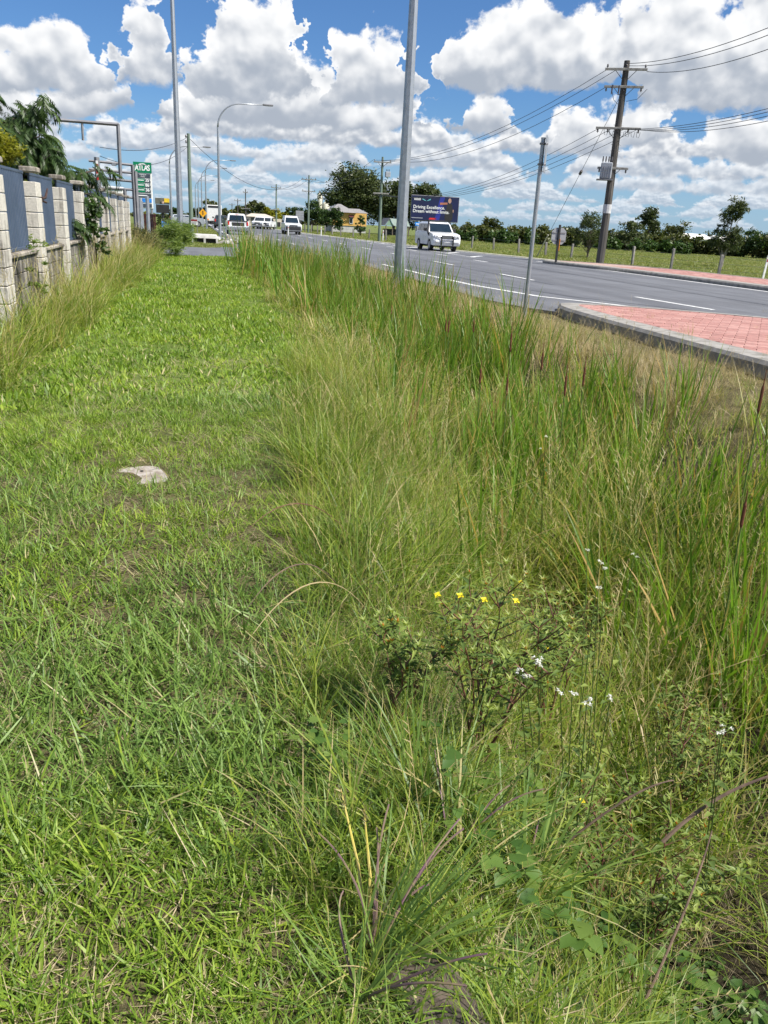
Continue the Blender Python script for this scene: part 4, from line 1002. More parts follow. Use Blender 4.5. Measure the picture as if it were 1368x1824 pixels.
for k in range(7):                                  # jumper loops, climbing pegs, drop-outs
    z = at(1098, 231, BP.y).z-.05; xo = -1.0+.33*k
    MB().tube([(xo, -.3, z), (xo+.05, -.32, z-.28), (xo+.2, -.3, z-.30), (xo+.28, -.25, z-.02)], .012, 5).build('jumper_wire', black_p, bigp)
for k in range(9): MB().tube([(-.3, 0, top*.45+k*.33), (.3, 0, top*.45+k*.33)], .011, 5).build('climbing_peg', dull, bigp)
for k in range(2): MB().tube([(-.45-.4*k, -.35, at(1105, 155, BP.y).z), (-.5-.4*k, -.42, at(1105, 172, BP.y).z)], [.05, .03], 6).build('fuse', porc, bigp)
MB().tube([(-.9, -.3, at(1105, 158, BP.y).z), (-.6, -.2, at(1103, 180, BP.y).z), (-.2, -.1, at(1103, 188, BP.y).z)], .013, 5).build('jumper_wire', black_p, bigp)
MB().tube([(1.1, -.6, at(1105, 158, BP.y).z), (.7, -.4, at(1103, 176, BP.y).z), (.2, -.1, at(1103, 180, BP.y).z)], .013, 5).build('jumper_wire', black_p, bigp)
POLES = {}
def far_pole(key, xb, yt, Y, label, arms, r=.16, mat=green_t, xt=None):
    b_ = at(xb, 410, Y); b_.z = -.1; h = at(xt or xb, yt, Y).z+.1
    POLES[key] = (b_, h); return power_pole(b_, h, r, label, [(h-dz, hf, 0, n, up) for dz, hf, n, up in arms], mat, R_(-12))
far_pole('p678', 676, 279, 84, 'green stained power pole with small transformer beside the yellow house', [(.5, .9, 3, True), (3.4, .8, 2, False)])
t2 = MB().box((0, 0, 0), (.5, .4, .5), bev=.03).build('transformer', mt('transformer grey'), [o for o in bigp.users_collection[0].objects if o.name.startswith('power_pole') and 'small transformer' in o.get('label', '')][0], loc=(.55, -.2, POLES['p678'][1]-1.6))
for i in range(3): MB().tube([(-.14+.14*i, 0, .24), (-.14+.14*i, 0, .48)], .03, 6).build('bushing', porc, t2)
far_pole('p549', 549, 312, 125, 'power pole with two crossarms standing behind the oncoming white van', [(.6, 1.1, 4, True), (2.2, 1.0, 3, True)])
far_pole('p492', 492, 328, 150, 'power pole in front of the long cream shed', [(.6, .9, 3, True), (4.2, 1.1, 4, True)])
far_pole('p438', 438, 337, 170, 'slim dark power pole behind the utility truck', [(.6, .5, 2, True), (3.6, .9, 3, True)], .14, timber)
far_pole('p424', 424, 354, 215, 'distant power pole, first left of the slim dark one', [(.4, .9, 3, True)], .14, timber)
far_pole('p414', 414, 362, 250, 'most distant power pole above the traffic', [(.4, .9, 3, True)], .14, timber)
WP = at(341, 410, 72); WP.z = 0; wph = at(339, 238, 72).z
wpole = power_pole(WP, wph, .19, 'bare timber pole between the tall lamp pole and the curved lamp', [], green_t)
for z in (.35, .75): insulator(MB(), (-.2, -.05, wph-z), 1.3).build('insulator', porc, wpole)
def wire(a, b_, sag, label, grp, r=.014, n=14):
    a, b_ = Vector(a), Vector(b_); pts = [a.lerp(b_, i/n)-Vector((0, 0, sag*4*(i/n)*(1-i/n))) for i in range(n+1)]
    o = MB().tube([p-a for p in pts], r, 4).build('overhead_wire', mt('wire', (.035, .035, .04), None, 3.0, .5), None, loc=a); tag(o, label, 'wire', grp); return o
ca, sa = math.cos(PA), math.sin(PA)
def on_big(off, y): z = at(1100, y, BP.y).z; return (BP.x+off*ca, BP.y+off*sa-.1, z)
P8, h8 = POLES['p678']
for off, y, o2, dz in ((-1.0, 122, -.8, .35), (-.4, 120, 0, .35), (-.9, 153, .8, .35)):
    wire(on_big(off, y), (P8.x+o2, P8.y, P8.z+h8-dz), 1.3, ('upper', 'middle', 'lowest')[int(o2/.8)+1]+' of three high wires from the transformer pole towards the yellow house', 'high wires west of the transformer pole', .016)
for off in (-1.1, -.4, .3, 1.0):
    wire(on_big(off, 230), (P8.x+off*.7, P8.y, P8.z+h8-3.5), 1.5, {-1.1: 'first', -.4: 'second', .3: 'third', 1.0: 'fourth'}[off]+' from the top of the four low wires sagging towards the yellow house', 'low wires west of the transformer pole', .014)
for off, y, tx, ty in ((-.2, 112, 1420, 28), (.1, 116, 1420, 42), (1.05, 126, 1420, 68)):
    wire(on_big(off, y), at(tx, ty, 26.0), .35, {-.2: 'topmost', .1: 'second', 1.05: 'lowest'}[off]+' of three high wires leaving the transformer pole for the right edge', 'high wires east of the transformer pole', .014)
for off, ty in ((-.4, 180), (.2, 186), (.6, 194), (1.1, 204)):
    wire(on_big(off, 230), at(1420, ty, 27.0), .3, {-.4: 'topmost', .2: 'second', .6: 'third', 1.1: 'lowest'}[off]+' of four low wires leaving the transformer pole for the right edge', 'low wires east of the transformer pole', .012)
P5, h5 = POLES['p549']
for o2 in (-.9, .9): wire((P8.x+o2, P8.y, P8.z+h8-.3), (P5.x+o2, P5.y, P5.z+h5-.5), 1.2, ('left' if o2 < 0 else 'right')+' wire of the pair between the two green power poles', 'wires of the far poles', .018)
P4, h4 = POLES['p492']
wire((P5.x, P5.y, P5.z+h5-.5), (P4.x, P4.y, P4.z+h4-.5), .8, 'wire between the van pole and the shed pole', 'wires of the far poles', .02)
wire((WP.x, WP.y, wph-.3), (P5.x-.9, P5.y, P5.z+h5-.5), 2.6, 'long wire crossing the road from the bare timber pole', None, .022)
wire((WP.x, WP.y, wph-.25), at(178, 262, 50), .5, 'upper wire running left from the bare timber pole', None, .016)
wire((WP.x, WP.y, wph-.9), at(178, 278, 50), .9, 'lower wire running left from the bare timber pole', None, .016)
# stay wire with its pale sleeve
sw = empty('stay_wire', gnd(956, 456), 'stay wire with pale sleeve bracing the transformer pole', 'stay wire')
a_ = Vector((0, 0, -.1)); b_ = Vector(on_big(-.1, 165))-sw.location; MB().tube([a_, b_], .013, 5).build('wire', mt('wire'), sw)
MB().tube([a_, a_.lerp(b_, .17)], .045, 7).build('sleeve', mt('sleeve', (.55, .53, .45)), sw); c = a_.lerp(b_, .57); MB().tube([c, a_.lerp(b_, .59)], .09, 7).build('stay_insulator', porc, sw)

# ================================================================== roadside sign posts
sp_b = gnd(933, 572, -.1); spz = at(966, 247, sp_b.y).z
sg = empty('sign_post', sp_b, 'slim galvanised post with a sign seen edge on beside the near island', 'sign post')
MB().tube([(0, 0, -.2), (0, 0, spz-sp_b.z)], .038, 10).build('post', galv, sg)
MB().tube([(0, 0, spz-sp_b.z-.005), (0, 0, spz-sp_b.z+.02)], .043, 10).build('cap', galv, sg)
zs = spz-sp_b.z
va = math.atan2(sp_b.y, sp_b.x)                     # the plate lies almost along the line of sight
pm = MB().box((0, 0, 0), (.50, .008, .60), bev=.003).build('plate', galv, sg, loc=(.072*math.sin(va)+.16*math.cos(va), -.072*math.cos(va)+.16*math.sin(va), zs-.24)); pm.rotation_euler.z = va-.07
for dz in (.08, .42): MB().box((.02, .0, zs-dz), (.13, .10, .035), bev=.006).build('clamp', dull, sg)
sb_ = gnd(990, 466, .15); rs = empty('road_sign', sb_, 'grey rounded sign seen from behind on the far island', 'sign')
a_, b_ = at(985, 405, sb_.y)-sb_, at(1007, 436, sb_.y)-sb_
pl_ = smooth_poly([(a_.x, b_.z), (b_.x, b_.z), (b_.x, a_.z), (a_.x, a_.z)], 1)
MB().prism(pl_, 'y', .05, .062).build('plate', pmat('sign aluminium', (.36, .37, .38), (.30, .31, .32), 3.0, .5, .5), rs)
MB().box(((a_.x+b_.x)/2-.02, 0, a_.z/2+.05), (.11, .08, a_.z+.2), bev=.01).build('post', black_p, rs)
MB().box(((a_.x+b_.x)/2+.05, -.01, .85), (.04, .085, .6)).build('reflector_strip', mt('orange strip', (.55, .20, .02)), rs)
for z in (.25, .7): MB().box(((a_.x+b_.x)/2, .035, b_.z+z*(a_.z-b_.z)), (b_.x-a_.x-.1, .03, .05)).build('brace', dull, rs)
gs = empty('road_sign', (at(533, 400, 110).x, 110, 0), 'pale panelled road sign seen from behind by the oncoming van', 'sign')
a_, b_ = atr(527, 375, 110, gs), atr(541, 393, 110, gs)
for k in range(4): MB().box(((a_.x+b_.x)/2, 0, a_.z+(b_.z-a_.z)*(k+.5)/4), (b_.x-a_.x, .04, (a_.z-b_.z)/4-.02), bev=.005).build('panel', mt('sign aluminium'), gs)
MB().tube([((a_.x+b_.x)/2, .06, -.1), ((a_.x+b_.x)/2, .06, a_.z)], .05, 8).build('post', galv, gs)
def guide_post(b_, h, label, rx=0.0):
    r = empty('guide_post', b_, label, 'guide post', 'white guide posts'); r.rotation_euler.y = rx
    MB().box((0, 0, h/2-.05), (.11, .04, h+.1), bev=.01, taper=(.85, 1)).build('post', white_p, r); MB().box((0, -.024, h-.22), (.06, .01, .12)).build('reflector', mt('red paint', (.45, .03, .03)), r)
guide_post(gnd(1358, 499), at(1369, 455, gnd(1358, 499).y).z, 'white guide post at the right edge beyond the far island', .06)
guide_post(gnd(682, 428), 1.05, 'white guide post beside the green stained power pole')
guide_post(gnd(572, 420), 1.0, 'white guide post in front of the yellow house')
guide_post(at(515, 415, 92)*Vector((1, 1, 0)) if False else Vector((at(513.5, 410, 90).x, 90, 0)), 1.0, 'thin white guide post in front of the oncoming van')

# ================================================================== vehicles (x forward, z up)
v_white = pmat('white car paint', (.74, .75, .76), (.70, .71, .72), 1.5, .28, coat=.6); v_dark = pmat('dark car paint', (.03, .035, .04), (.04, .045, .05), 1.5, .3, coat=.6)
v_silver = pmat('silver car paint', (.40, .43, .46), (.36, .39, .42), 1.5, .3, .3, coat=.5)
glass = pmat('car glass', (.012, .022, .032), (.018, .03, .042), 1.0, .14, spec=.6); tyre_m = pmat('tyre rubber', (.018, .018, .018), (.03, .03, .03), 8.0, .85)
alloy = pmat('alloy wheel', (.45, .45, .46), (.35, .35, .36), 4.0, .35, .8); trim = pmat('black trim', (.022, .022, .024), (.032, .032, .034), 5.0, .6)
chrome = pmat('chrome', (.6, .6, .62), (.5, .5, .52), 3.0, .2, .9); head_l = pmat('headlamp', (.62, .64, .66), (.45, .47, .5), 5.0, .15); red_l = mt('tail lamp red', (.55, .02, .015), (.40, .015, .01), 3.0, .25); amber = mt('amber lamp', (.7, .25, .02))
def arch_profile(L, zb, zt_r, zt_f, wx, wr, nose):
    """side outline of the lower body with wheel arches"""
    h = L/2; P = [(-h, zb+.10), (-h-.03, zb+.35), (-h+.02, zt_r-.12), (-h+.08, zt_r)]
    P += nose
    P += [(h, zb+.15), (h-.12, zb)]
    for cx in (wx, -wx):
        P += [(cx+wr*math.cos(a), max(zb, zb+.02+wr*.86*math.sin(a))) for a in [i*math.pi/8 for i in range(9)]]
    P += [(-h+.14, zb)]
    return P
def vehicle(name, label, cat, loc, rz, paint_, L=4.95, W=1.95, H=1.9, kind='suv', rear=False):
    root = empty(name, loc, label, cat, rz=rz); h = L/2; wx, wr = L*.288, .47; zb = .38; bl = {'suv': 1.24, 'ute': 1.2}.get(kind, 1.12)
    nose = [(h-1.5, bl+.03), (h-.9, bl-.01), (h-.25, bl-.10), (h-.04, bl-.26), (h+.02, bl-.5)]
    P = arch_profile(L, zb, bl if kind != 'ute' else bl+.02, bl, wx, wr, nose)
    m = MB(); secs = []
    for y, ins in ((-W/2, .05), (-W/2+.06, 0.0), (W/2-.06, 0.0), (W/2, .05)):
        secs.append([(x*(1-ins*.35), y, zb+.35+(z-zb-.35)*(1-ins*1.0)) for x, z in P])
    m.loft(secs); body = m.build('body', paint_, root)
    # cabin
    if kind == 'suv': x0, x1, t0, t1 = -h+.12, h-1.5, -h+.42, h-2.25
    elif kind == 'ute': x0, x1, t0, t1 = -.55, h-1.40, -.35, h-2.15
    else: x0, x1, t0, t1 = -h+.02, h-.75, -h+.05, h-1.45
    wb, wt = W/2-.06, W/2-.22
    lo = [Vector((x0, -wb, bl-.03)), Vector((x1, -wb, bl-.03)), Vector((x1, wb, bl-.03)), Vector((x0, wb, bl-.03))]
    sh = [Vector((t0-.08, -wt-.03, H-.10)), Vector((t1+.10, -wt-.03, H-.10)), Vector((t1+.10, wt+.03, H-.10)), Vector((t0-.08, wt+.03, H-.10))]
    hi = [Vector((t0+.05, -wt+.10, H)), Vector((t1-.08, -wt+.10, H)), Vector((t1-.08, wt-.10, H)), Vector((t0+.05, wt-.10, H))]
    MB().loft([lo, sh, hi]).build('cabin', paint_, root)
    def pane(nm, A, B, Cc, D, u0, u1, v0, v1, mat=glass, out=.012):
        def pt(u, v): return (A.lerp(B, u)).lerp(D.lerp(Cc, u), v)
        n = (B-A).cross(D-A).normalized(); q = [pt(u0, v0), pt(u1, v0), pt(u1, v1), pt(u0, v1)]
        MB().loft([[p+n*.002 for p in q], [p+n*out for p in q]]).build(nm, mat, root)
    pane('windscreen', lo[1], lo[2], sh[2], sh[1], .05, .95, .08, .97)
    pane('rear_window', lo[3], lo[0], sh[0], sh[3], .10, .90, .15, .92)
    cuts = {'suv': ((.05, .28), (.31, .60), (.63, .90)), 'ute': ((.08, .46), (.50, .90)), 'van': ((.62, .9),)}[kind]
    for u0, u1 in cuts:
        pane('side_window', lo[0], lo[1], sh[1], sh[0], u0, u1, .14, .92); pane('side_window', lo[2], lo[3], sh[3], sh[2], 1-u1, 1-u0, .14, .92)
    if kind == 'ute':
        MB().box((-h/2-.32, 0, bl+.03), (h-.62, W-.16, .06), bev=.01).build('tray_cover', trim, root)
    for sx in (-1, 1):
        for sy in (-1, 1):
            w = obj('wheel', None, None, root, loc=(sx*wx, sy*(W/2-.14), .39))
            MB().tube([(0, y, 0) for y in (-.13, -.11, .11, .13)], [.33, .39, .39, .33], 20).build('tyre', tyre_m, w)
            MB().tube([(0, y, 0) for y in (-.135, .135)], .245, 16).build('rim', alloy, w)
            mm = MB(); [mm.box((.11*math.cos(a), sy*.137, .11*math.sin(a)), (.17, .012, .035), M=Matrix.Rotation(-a, 3, 'Y')) for a in [i*math.pi/3 for i in range(6)]]; mm.build('spokes', chrome, w)
        MB().prism([(sx*wx+(wr-.01)*math.cos(a), zb+.02+(wr-.01)*.86*math.sin(a)) for a in [i*math.pi/8 for i in range(9)]], 'y', -W/2+.03, W/2-.03).build('wheel_well', trim, root)
    MB().box((0, 0, zb-.02), (L-1.0, W-.5, .16)).build('underbody', trim, root)
    for sy in (-1, 1):
        MB().box((h-.06, sy*(W/2-.27), bl-.27), (.16, .42, .20), bev=.03).build('headlight', head_l, root)
        MB().box((h+.0, sy*(W/2-.22), .62), (.07, .20, .09), bev=.02).build('indicator', amber if kind != 'suv' else red_l, root)
        MB().box((-h+.0, sy*(W/2-.12), bl-.20), (.10, .16, .34 if kind != 'van' else .2), bev=.02).build('tail_light', red_l, root)
        mr = MB().box((x1-.42, sy*(W/2+.10), bl+.16), (.10, .22, .22), bev=.03); mr.tube([(x1-.40, sy*(W/2-.06), bl+.08), (x1-.42, sy*(W/2+.05), bl+.12)], .03, 6); mr.build('mirror', trim, root)
        for k, u in enumerate(((.30, .62) if kind == 'suv' else (.5,))):
            MB().box((x0+(x1-x0)*u, sy*(W/2+.008), bl-.12), (.18, .03, .03), bev=.006).build('door_handle', paint_, root)
    gr = MB().box((h+.0, 0, bl-.30), (.08, .86, .24), bev=.03).build('grille', trim, root)
    for k in range(3): MB().box((h+.045, 0, bl-.37+.07*k), (.02, .82, .022)).build('grille_bar', chrome, gr)
    MB().box((h+.02, 0, .66), (.14, W-.25, .16), bev=.04).build('bumper', paint_ if kind == 'suv' else trim, root)
    MB().box((h+.095, 0, .66), (.012, .38, .12)).build('number_plate', mt('number plate', (.75, .74, .72)), root)
    MB().box((-h-.02, 0, .60), (.14, W-.2, .18), bev=.04).build('bumper', chrome if kind == 'ute' else paint_, root)
    MB().box((-h-.095, 0, .66), (.012, .38, .12)).build('number_plate', mt('number plate'), root)
    return root
lc = vehicle('four_wheel_drive', 'white four wheel drive wagon with snorkel and roof rack on the highway', 'car', (17.1, 57.9, 0), -math.pi/2, v_white, 4.95, 1.97, 1.93)
MB().tube([(1.3, -.90, 1.0), (1.25, -1.01, 1.15), (1.0, -1.0, 1.25), (.55, -.84, 1.75), (.5, -.84, 2.02)], [.09, .09, .065, .06, .07], 8).build('snorkel', trim, lc)
rk = MB().box((-.75, 0, 1.99), (1.9, 1.25, .06), bev=.02); [rk.box((-1.5+.5*i, 0, 2.03), (.06, 1.2, .03)) for i in range(4)]; rk.build('roof_rack', trim, lc)
for sy in (-1, 1):
    MB().tube([(2.56, sy*.42, .42), (2.62, sy*.42, .62), (2.60, sy*.42, 1.0)], .055, 7).build('bull_bar_upright', trim, lc)
    MB().tube([(2.57, sy*.42, .98), (2.57, sy*.70, 1.02), (2.45, sy*.88, .88), (2.5, sy*.86, .70)], .028, 6).build('bull_bar_hoop', chrome, lc)
MB().tube([(2.6, -.42, .78), (2.6, .42, .78)], .04, 7).build('bull_bar_cross_tube', chrome, lc)
vehicle('utility_truck', 'white twin cab utility truck seen from behind beside the railing', 'utility truck', (at(422, 405, 82).x, 82.5, 0), math.pi/2, v_white, 5.3, 1.98, 1.88, 'ute')
_ut = bpy.data.objects['utility_truck']; MB().box((-2.66, 0, .92), (.03, 1.15, .36), bev=.01).build('tailgate_panel', trim, _ut); MB().box((-1.0, 0, 1.80), (.04, .35, .05)).build('brake_light', red_l, _ut)
vehicle('oncoming_van', 'white high roofed utility with black bull bar coming towards the camera', 'van', (at(521, 410, 97).x, 98.5, 0), -math.pi/2, v_white, 5.0, 1.88, 1.95, 'suv')
_ov = bpy.data.objects['oncoming_van']; MB().box((2.56, 0, .68), (.14, 1.75, .38), bev=.05).build('bull_bar', trim, _ov); MB().box((-1.2, 0, 1.96), (2.2, 1.5, .14), bev=.05).build('canopy', v_white, _ov)
vehicle('parked_ute', 'white utility parked in front of the long cream shed, nearer the railing', 'utility truck', (at(466, 408, 135).x, 137, 0), -math.pi/2-.3, v_white, 5.0, 1.9, 1.85, 'ute')
vehicle('parked_ute', 'white utility parked in front of the long cream shed, nearer the oncoming van', 'utility truck', (at(478, 408, 135).x, 137, 0), -math.pi/2-.3, v_white, 5.0, 1.9, 1.85, 'ute')
vehicle('dark_wagon', 'dark wagon queueing between the box truck and the utility truck', 'car', (at(394, 400, 118).x, 119, 0), math.pi/2, v_dark, 4.7, 1.9, 1.75)
vehicle('silver_car', 'silver car turning behind the timber pole', 'car', (at(334, 395, 120).x, 121, 0), 0.15, v_silver, 4.6, 1.8, 1.55)
bt = empty('box_truck', (at(381, 400, 135).x, 137, 0), 'white box truck seen from behind at the head of the queue', 'truck', rz=math.pi/2)
MB().box((0, 0, 2.0), (5.5, 2.45, 2.4), bev=.06).build('box', white_p, bt); MB().box((3.6, 0, 1.5), (1.6, 2.2, 1.9), bev=.15, taper=(.8, .92)).build('cab', white_p, bt)
for sy in (-1, 1):
    MB().box((-2.78, sy*.95, 1.05), (.08, .34, .24), bev=.03).build('tail_light', amber, bt)
    for x in (-1.7, 3.2): MB().tube([(x, sy*1.0-.13, .48), (x, sy*1.0+.13, .48)], .48, 16).build('wheel', tyre_m, bt)
MB().box((-2.76, 0, 2.95), (.05, 1.7, .28)).build('rear_vent', trim, bt); MB().box((-2.7, 0, .55), (.2, 2.2, .3)).build('bumper', trim, bt); MB().box((0, 0, .75), (6.2, .9, .3)).build('chassis', trim, bt)

# ================================================================== buildings
def hip_roof(m, x0, x1, y0, y1, z, h, over=.5, ridge=.5):
    x0 -= over; x1 += over; y0 -= over; y1 += over; rl = (x1-x0)*ridge/2; cx, cy = (x0+x1)/2, (y0+y1)/2
    m.add([(x0, y0, z), (x1, y0, z), (x1, y1, z), (x0, y1, z), (cx-rl, cy, z+h), (cx+rl, cy, z+h)], [(0, 1, 5, 4), (1, 2, 5), (2, 3, 4, 5), (3, 0, 4), (3, 2, 1, 0)])
    return m
YH = 150.0
c0, c1 = at(590, 414, YH), at(652, 414, YH); WH = c1.x-c0.x
hs = empty('house', (c0.x, YH, 0), 'yellow timber house with grey hipped roof among dark trees', 'house')
zf, ze, zr = at(620, 402, YH).z, at(620, 379, YH).z, at(610, 363, YH).z
yel = pmat('yellow weatherboard', (.66, .40, .11), (.58, .35, .10), 1.0, .7); roofm = pmat('grey corrugated roof', (.26, .25, .24), (.20, .19, .19), .8, .6, stretch=(6, 1, 1))
nb = 9
for k in range(nb): MB().box((WH/2, 4.0, zf+(ze-zf)*(k+.5)/nb), (WH-.02*(k % 2), 8.0, (ze-zf)/nb-.012), bev=.0).build('weatherboard', yel, hs)
MB().box((WH/2, 4.0, zf/2), (WH-.1, 7.8, zf)).build('undercroft', pmat('pale batten skirt', (.50, .50, .48), (.36, .36, .35), 2.0, .8, stretch=(5, 5, .3)), hs)
rf = hip_roof(MB(), 0, WH*.62, 0, 8, ze+.02, zr-ze, .5, .12).build('roof', roofm, hs); hip_roof(MB(), WH*.5, WH, .8, 7.5, ze+.05, (zr-ze)*.52, .45, .5).build('side_roof', roofm, hs)
wc = at(625.5, 393, YH); wn = obj('window', None, None, hs, loc=(wc.x-c0.x, -.02, wc.z))
MB().box((0, -.01, 0), (.55, .04, .95)).build('pane', glass, wn); [MB().box((sx*.30, -.03, 0), (.07, .06, 1.1)).build('frame', white_p, wn) for sx in (-1, 1)]; [MB().box((0, -.03, sz*.5), (.67, .06, .07)).build('frame', white_p, wn) for sz in (-1, 1)]
MB().prism([(-.02, .55), (-.5, .62), (-.02, .95)], 'x', -.48, .48).build('window_hood', mt('maroon steel', (.10, .022, .02), (.07, .018, .018), 4.0, .55), wn)
YT = 140.0; c0, c1 = at(686, 418, YT), at(728, 418, YT); W_ = c1.x-c0.x
ht = empty('open_shelter', (c0.x, YT, 0), 'small green gabled shelter with open sides behind the lamp pole', 'shelter')
z0, z1 = at(700, 402, YT).z, at(698, 390, YT).z; gsh = pmat('shelter green', (.24, .36, .26), (.20, .31, .22), 1.5, .7)
MB().prism([(0, z0), (W_*.32, z0), (W_*.16, z1)], 'y', -.1, .0).build('gable', gsh, ht)
MB().loft([[(-.15, -.2, z0), (W_*.16, -.2, z1+.05), (W_*.16, 5, z1+.05), (-.15, 5, z0)], [(-.15, -.2, z0+.08), (W_*.16, -.2, z1+.13), (W_*.16, 5, z1+.13), (-.15, 5, z0+.08)]]).build('roof', roofm, ht)
MB().add([(W_*.16, -.2, z1+.1), (W_*.9, -.2, z1-.05), (W_+.1, -.25, z0), (W_*.33, -.25, z0), (W_*.16, 5, z1+.1), (W_*.9, 5, z1-.05)], [(0, 3, 2, 1), (0, 1, 5, 4)]).build('roof', pmat('pale green roof', (.42, .50, .46), (.36, .44, .40), 1.5, .6), ht)
for f in (.02, .3, .62, .98): MB().box((W_*f, 0, z0/2), (.16, .16, z0), bev=.01).build('column', bark, ht)
MB().box((W_*.5, 2.5, .5), (W_-.6, 2, 1.0), bev=.03).build('counter', trim, ht)
YC = 190.0; c0, c1 = at(441, 405, YC), at(504, 405, YC); W_ = c1.x-c0.x
cs = empty('cream_shed', (c0.x, YC, 0), 'long cream building with low hipped roof beyond the utility truck', 'building'); ze, zr = at(470, 387, YC).z, at(470, 381, YC).z
cream = pmat('cream render', (.55, .50, .42), (.48, .44, .37), .6, .8)
MB().box((W_*.36, 6, ze/2), (W_*.72, 12, ze)).build('wall', cream, cs); hip_roof(MB(), 0, W_*.72, 0, 12, ze+.02, zr-ze, .4, .5).build('roof', pmat('cream roof', (.52, .46, .38), (.44, .40, .33), .5, .7), cs)
MB().box((W_*.86, 7, ze*.45), (W_*.27, 9, ze*.9)).build('wing', cream, cs)
MB().box((W_*.45, -.03, ze*.62), (W_*.25, .06, ze*.28)).build('window', mt('pale window', (.40, .48, .56), (.5, .56, .6), 1.0, .25), cs); MB().box((W_*.16, -.03, ze*.62), (1.0, .06, 1.1)).build('window', glass, cs); MB().box((W_*.86, 2.45, ze*.3), (W_*.2, .08, ze*.5)).build('doorway', trim, cs)
YI = 420.0
for xa, xb, yt, lb in ((564, 573, 343, 'tall pale silo with rounded top beyond the trees'), (574, 586, 358, 'shorter pale silo beside the tall one')):
    a_, b_ = at(xa, 400, YI), at(xb, 400, YI); r_s = (b_.x-a_.x)/2; h = at(xa, yt, YI).z
    si = empty('silo', (a_.x+r_s, YI, 0), lb, 'silo', 'silos')
    MB().tube([(0, 0, -.5), (0, 0, h*.88), (0, 0, h*.95), (0, 0, h)], [r_s, r_s, r_s*.7, r_s*.25], 20).build('barrel', pmat('silo cream', (.66, .62, .50), (.56, .53, .43), .3, .6), si, True)
    MB().tube([(r_s*1.02, -.3, 0), (r_s*1.02, -.3, h*.9)], .25, 6).build('pipe', dull, si); MB().box((0, 0, h+.4), (r_s*.7, r_s*.7, .9)).build('hatch', dull, si)
# white sheds beyond the pasture
YW = 210.0
for xa, xb, yt, yb, lb in ((1218, 1268, 419, 436, 'white roofed shed far beyond the pasture, left of the young gum'), (1288, 1312, 424, 440, 'white roofed shed far beyond the pasture, right of the young gum')):
    a_, b_ = at(xa, yt, YW), at(xb, yb, YW); ww = b_.x-a_.x
    wsd = empty('farm_shed', (a_.x, YW, 0), lb, 'shed', 'white sheds'); MB().box((ww/2, 5, (a_.z-.8)/2), (ww, 10, a_.z-.8)).build('wall', white_p, wsd)
    MB().prism([(-.4, a_.z-.8), (10.4, a_.z-.8), (5, a_.z+.6)], 'x', -.3, ww+.3).build('roof', pmat('white roof', (.78, .76, .72), (.7, .68, .64), .3, .5), wsd)
# ---- billboard
YL = 104.0; c0, c1 = at(734, 350, YL), at(813, 395, YL); W_ = c1.x-c0.x; zt, zb_ = at(774, 350, YL).z, at(774, 393.5, YL).z; H_ = zt-zb_
bb = empty('billboard', (c0.x, YL, 0), 'dark blue billboard with white lettering above the white wagon', 'billboard', rz=R_(-4))
navy = mt('billboard navy', (.015, .02, .075), (.012, .016, .055), .5, .4)
MB().box((W_/2, .12, zt-H_/2), (W_+.14, .2, H_+.14), bev=.02).build('frame', dull, bb); MB().box((W_/2, .0, zt-H_/2), (W_, .03, H_)).build('panel', navy, bb)
MB().prism([(W_*.50, zb_+.02), (W_*.60, zb_+.02), (W_*.70, zt-.02), (W_*.60, zt-.02)], 'y', -.02, -.016).build('blue_light_band', mt('billboard blue', (.03, .04, .30), (.02, .03, .18), .8, .4), bb)
for x in (.9, W_-.9): MB().tube([(x, .3, -.2), (x, .3, zb_+.3)], .14, 8).build('post', dull, bb)
MB().box((W_/2, .25, zb_-.12), (W_, .5, .06)).build('walkway', dull, bb)
X = (math.pi/2, 0, 0)
text('lettering', 'Driving Excellence.', H_*.185, (W_*.035, -.025, zt-H_*.55), X, lettr, bb, 'LEFT', .006); text('lettering', 'Dream without limits.', H_*.185, (W_*.03, -.025, zt-H_*.72), X, lettr, bb, 'LEFT', .006)
for k in range(8): MB().box((W_*.055+k*W_*.018, -.02, zt-H_*.12), (W_*.013, .01, H_*.06)).build('logo_letter', lettr, bb)
MB().box((W_*.118, -.02, zt-H_*.175), (W_*.14, .01, H_*.02)).build('logo_rule', lettr, bb)
for sg_ in (-1, 1): MB().prism([(W_*.31, zt-H_*.20), (W_*.31+sg_*W_*.085, zt-H_*.10), (W_*.31+sg_*W_*.09, zt-H_*.15), (W_*.31+sg_*W_*.03, zt-H_*.20)] if sg_ > 0 else [(W_*.31, zt-H_*.20), (W_*.28, zt-H_*.20), (W_*.22, zt-H_*.15), (W_*.225, zt-H_*.10)], 'y', -.025, -.018).build('wing_logo', mt('logo teal', (.12, .42, .45)), bb)
MB().box((W_*.13, -.02, zb_+H_*.09), (W_*.24, .01, H_*.03)).build('small_print', mt('grey print', (.35, .36, .42)), bb)
MB().prism([(W_*.38, zb_+H_*.05), (W_*.53, zb_+H_*.05), (W_*.55, zb_+H_*.12), (W_*.40, zb_+H_*.12)], 'y', -.02, -.016).build('red_flash', mt('billboard red', (.70, .03, .03)), bb)
fg = mt('poster dark suit', (.022, .022, .024)); sk = mt('poster skin', (.45, .27, .20))
MB().prism(smooth_poly([(W_*.70, zb_+.03), (W_*.90, zb_+.03), (W_*.87, zt-H_*.40), (W_*.86, zt-H_*.26), (W_*.76, zt-H_*.26), (W_*.745, zt-H_*.42)], 2), 'y', -.026, -.022).build('poster_figure_suit', fg, bb)
MB().prism([(W_*.805+W_*.035*math.cos(a), zt-H_*.15+H_*.105*math.sin(a)) for a in [i*math.pi/8 for i in range(16)]], 'y', -.03, -.027).build('poster_figure_head', sk, bb)
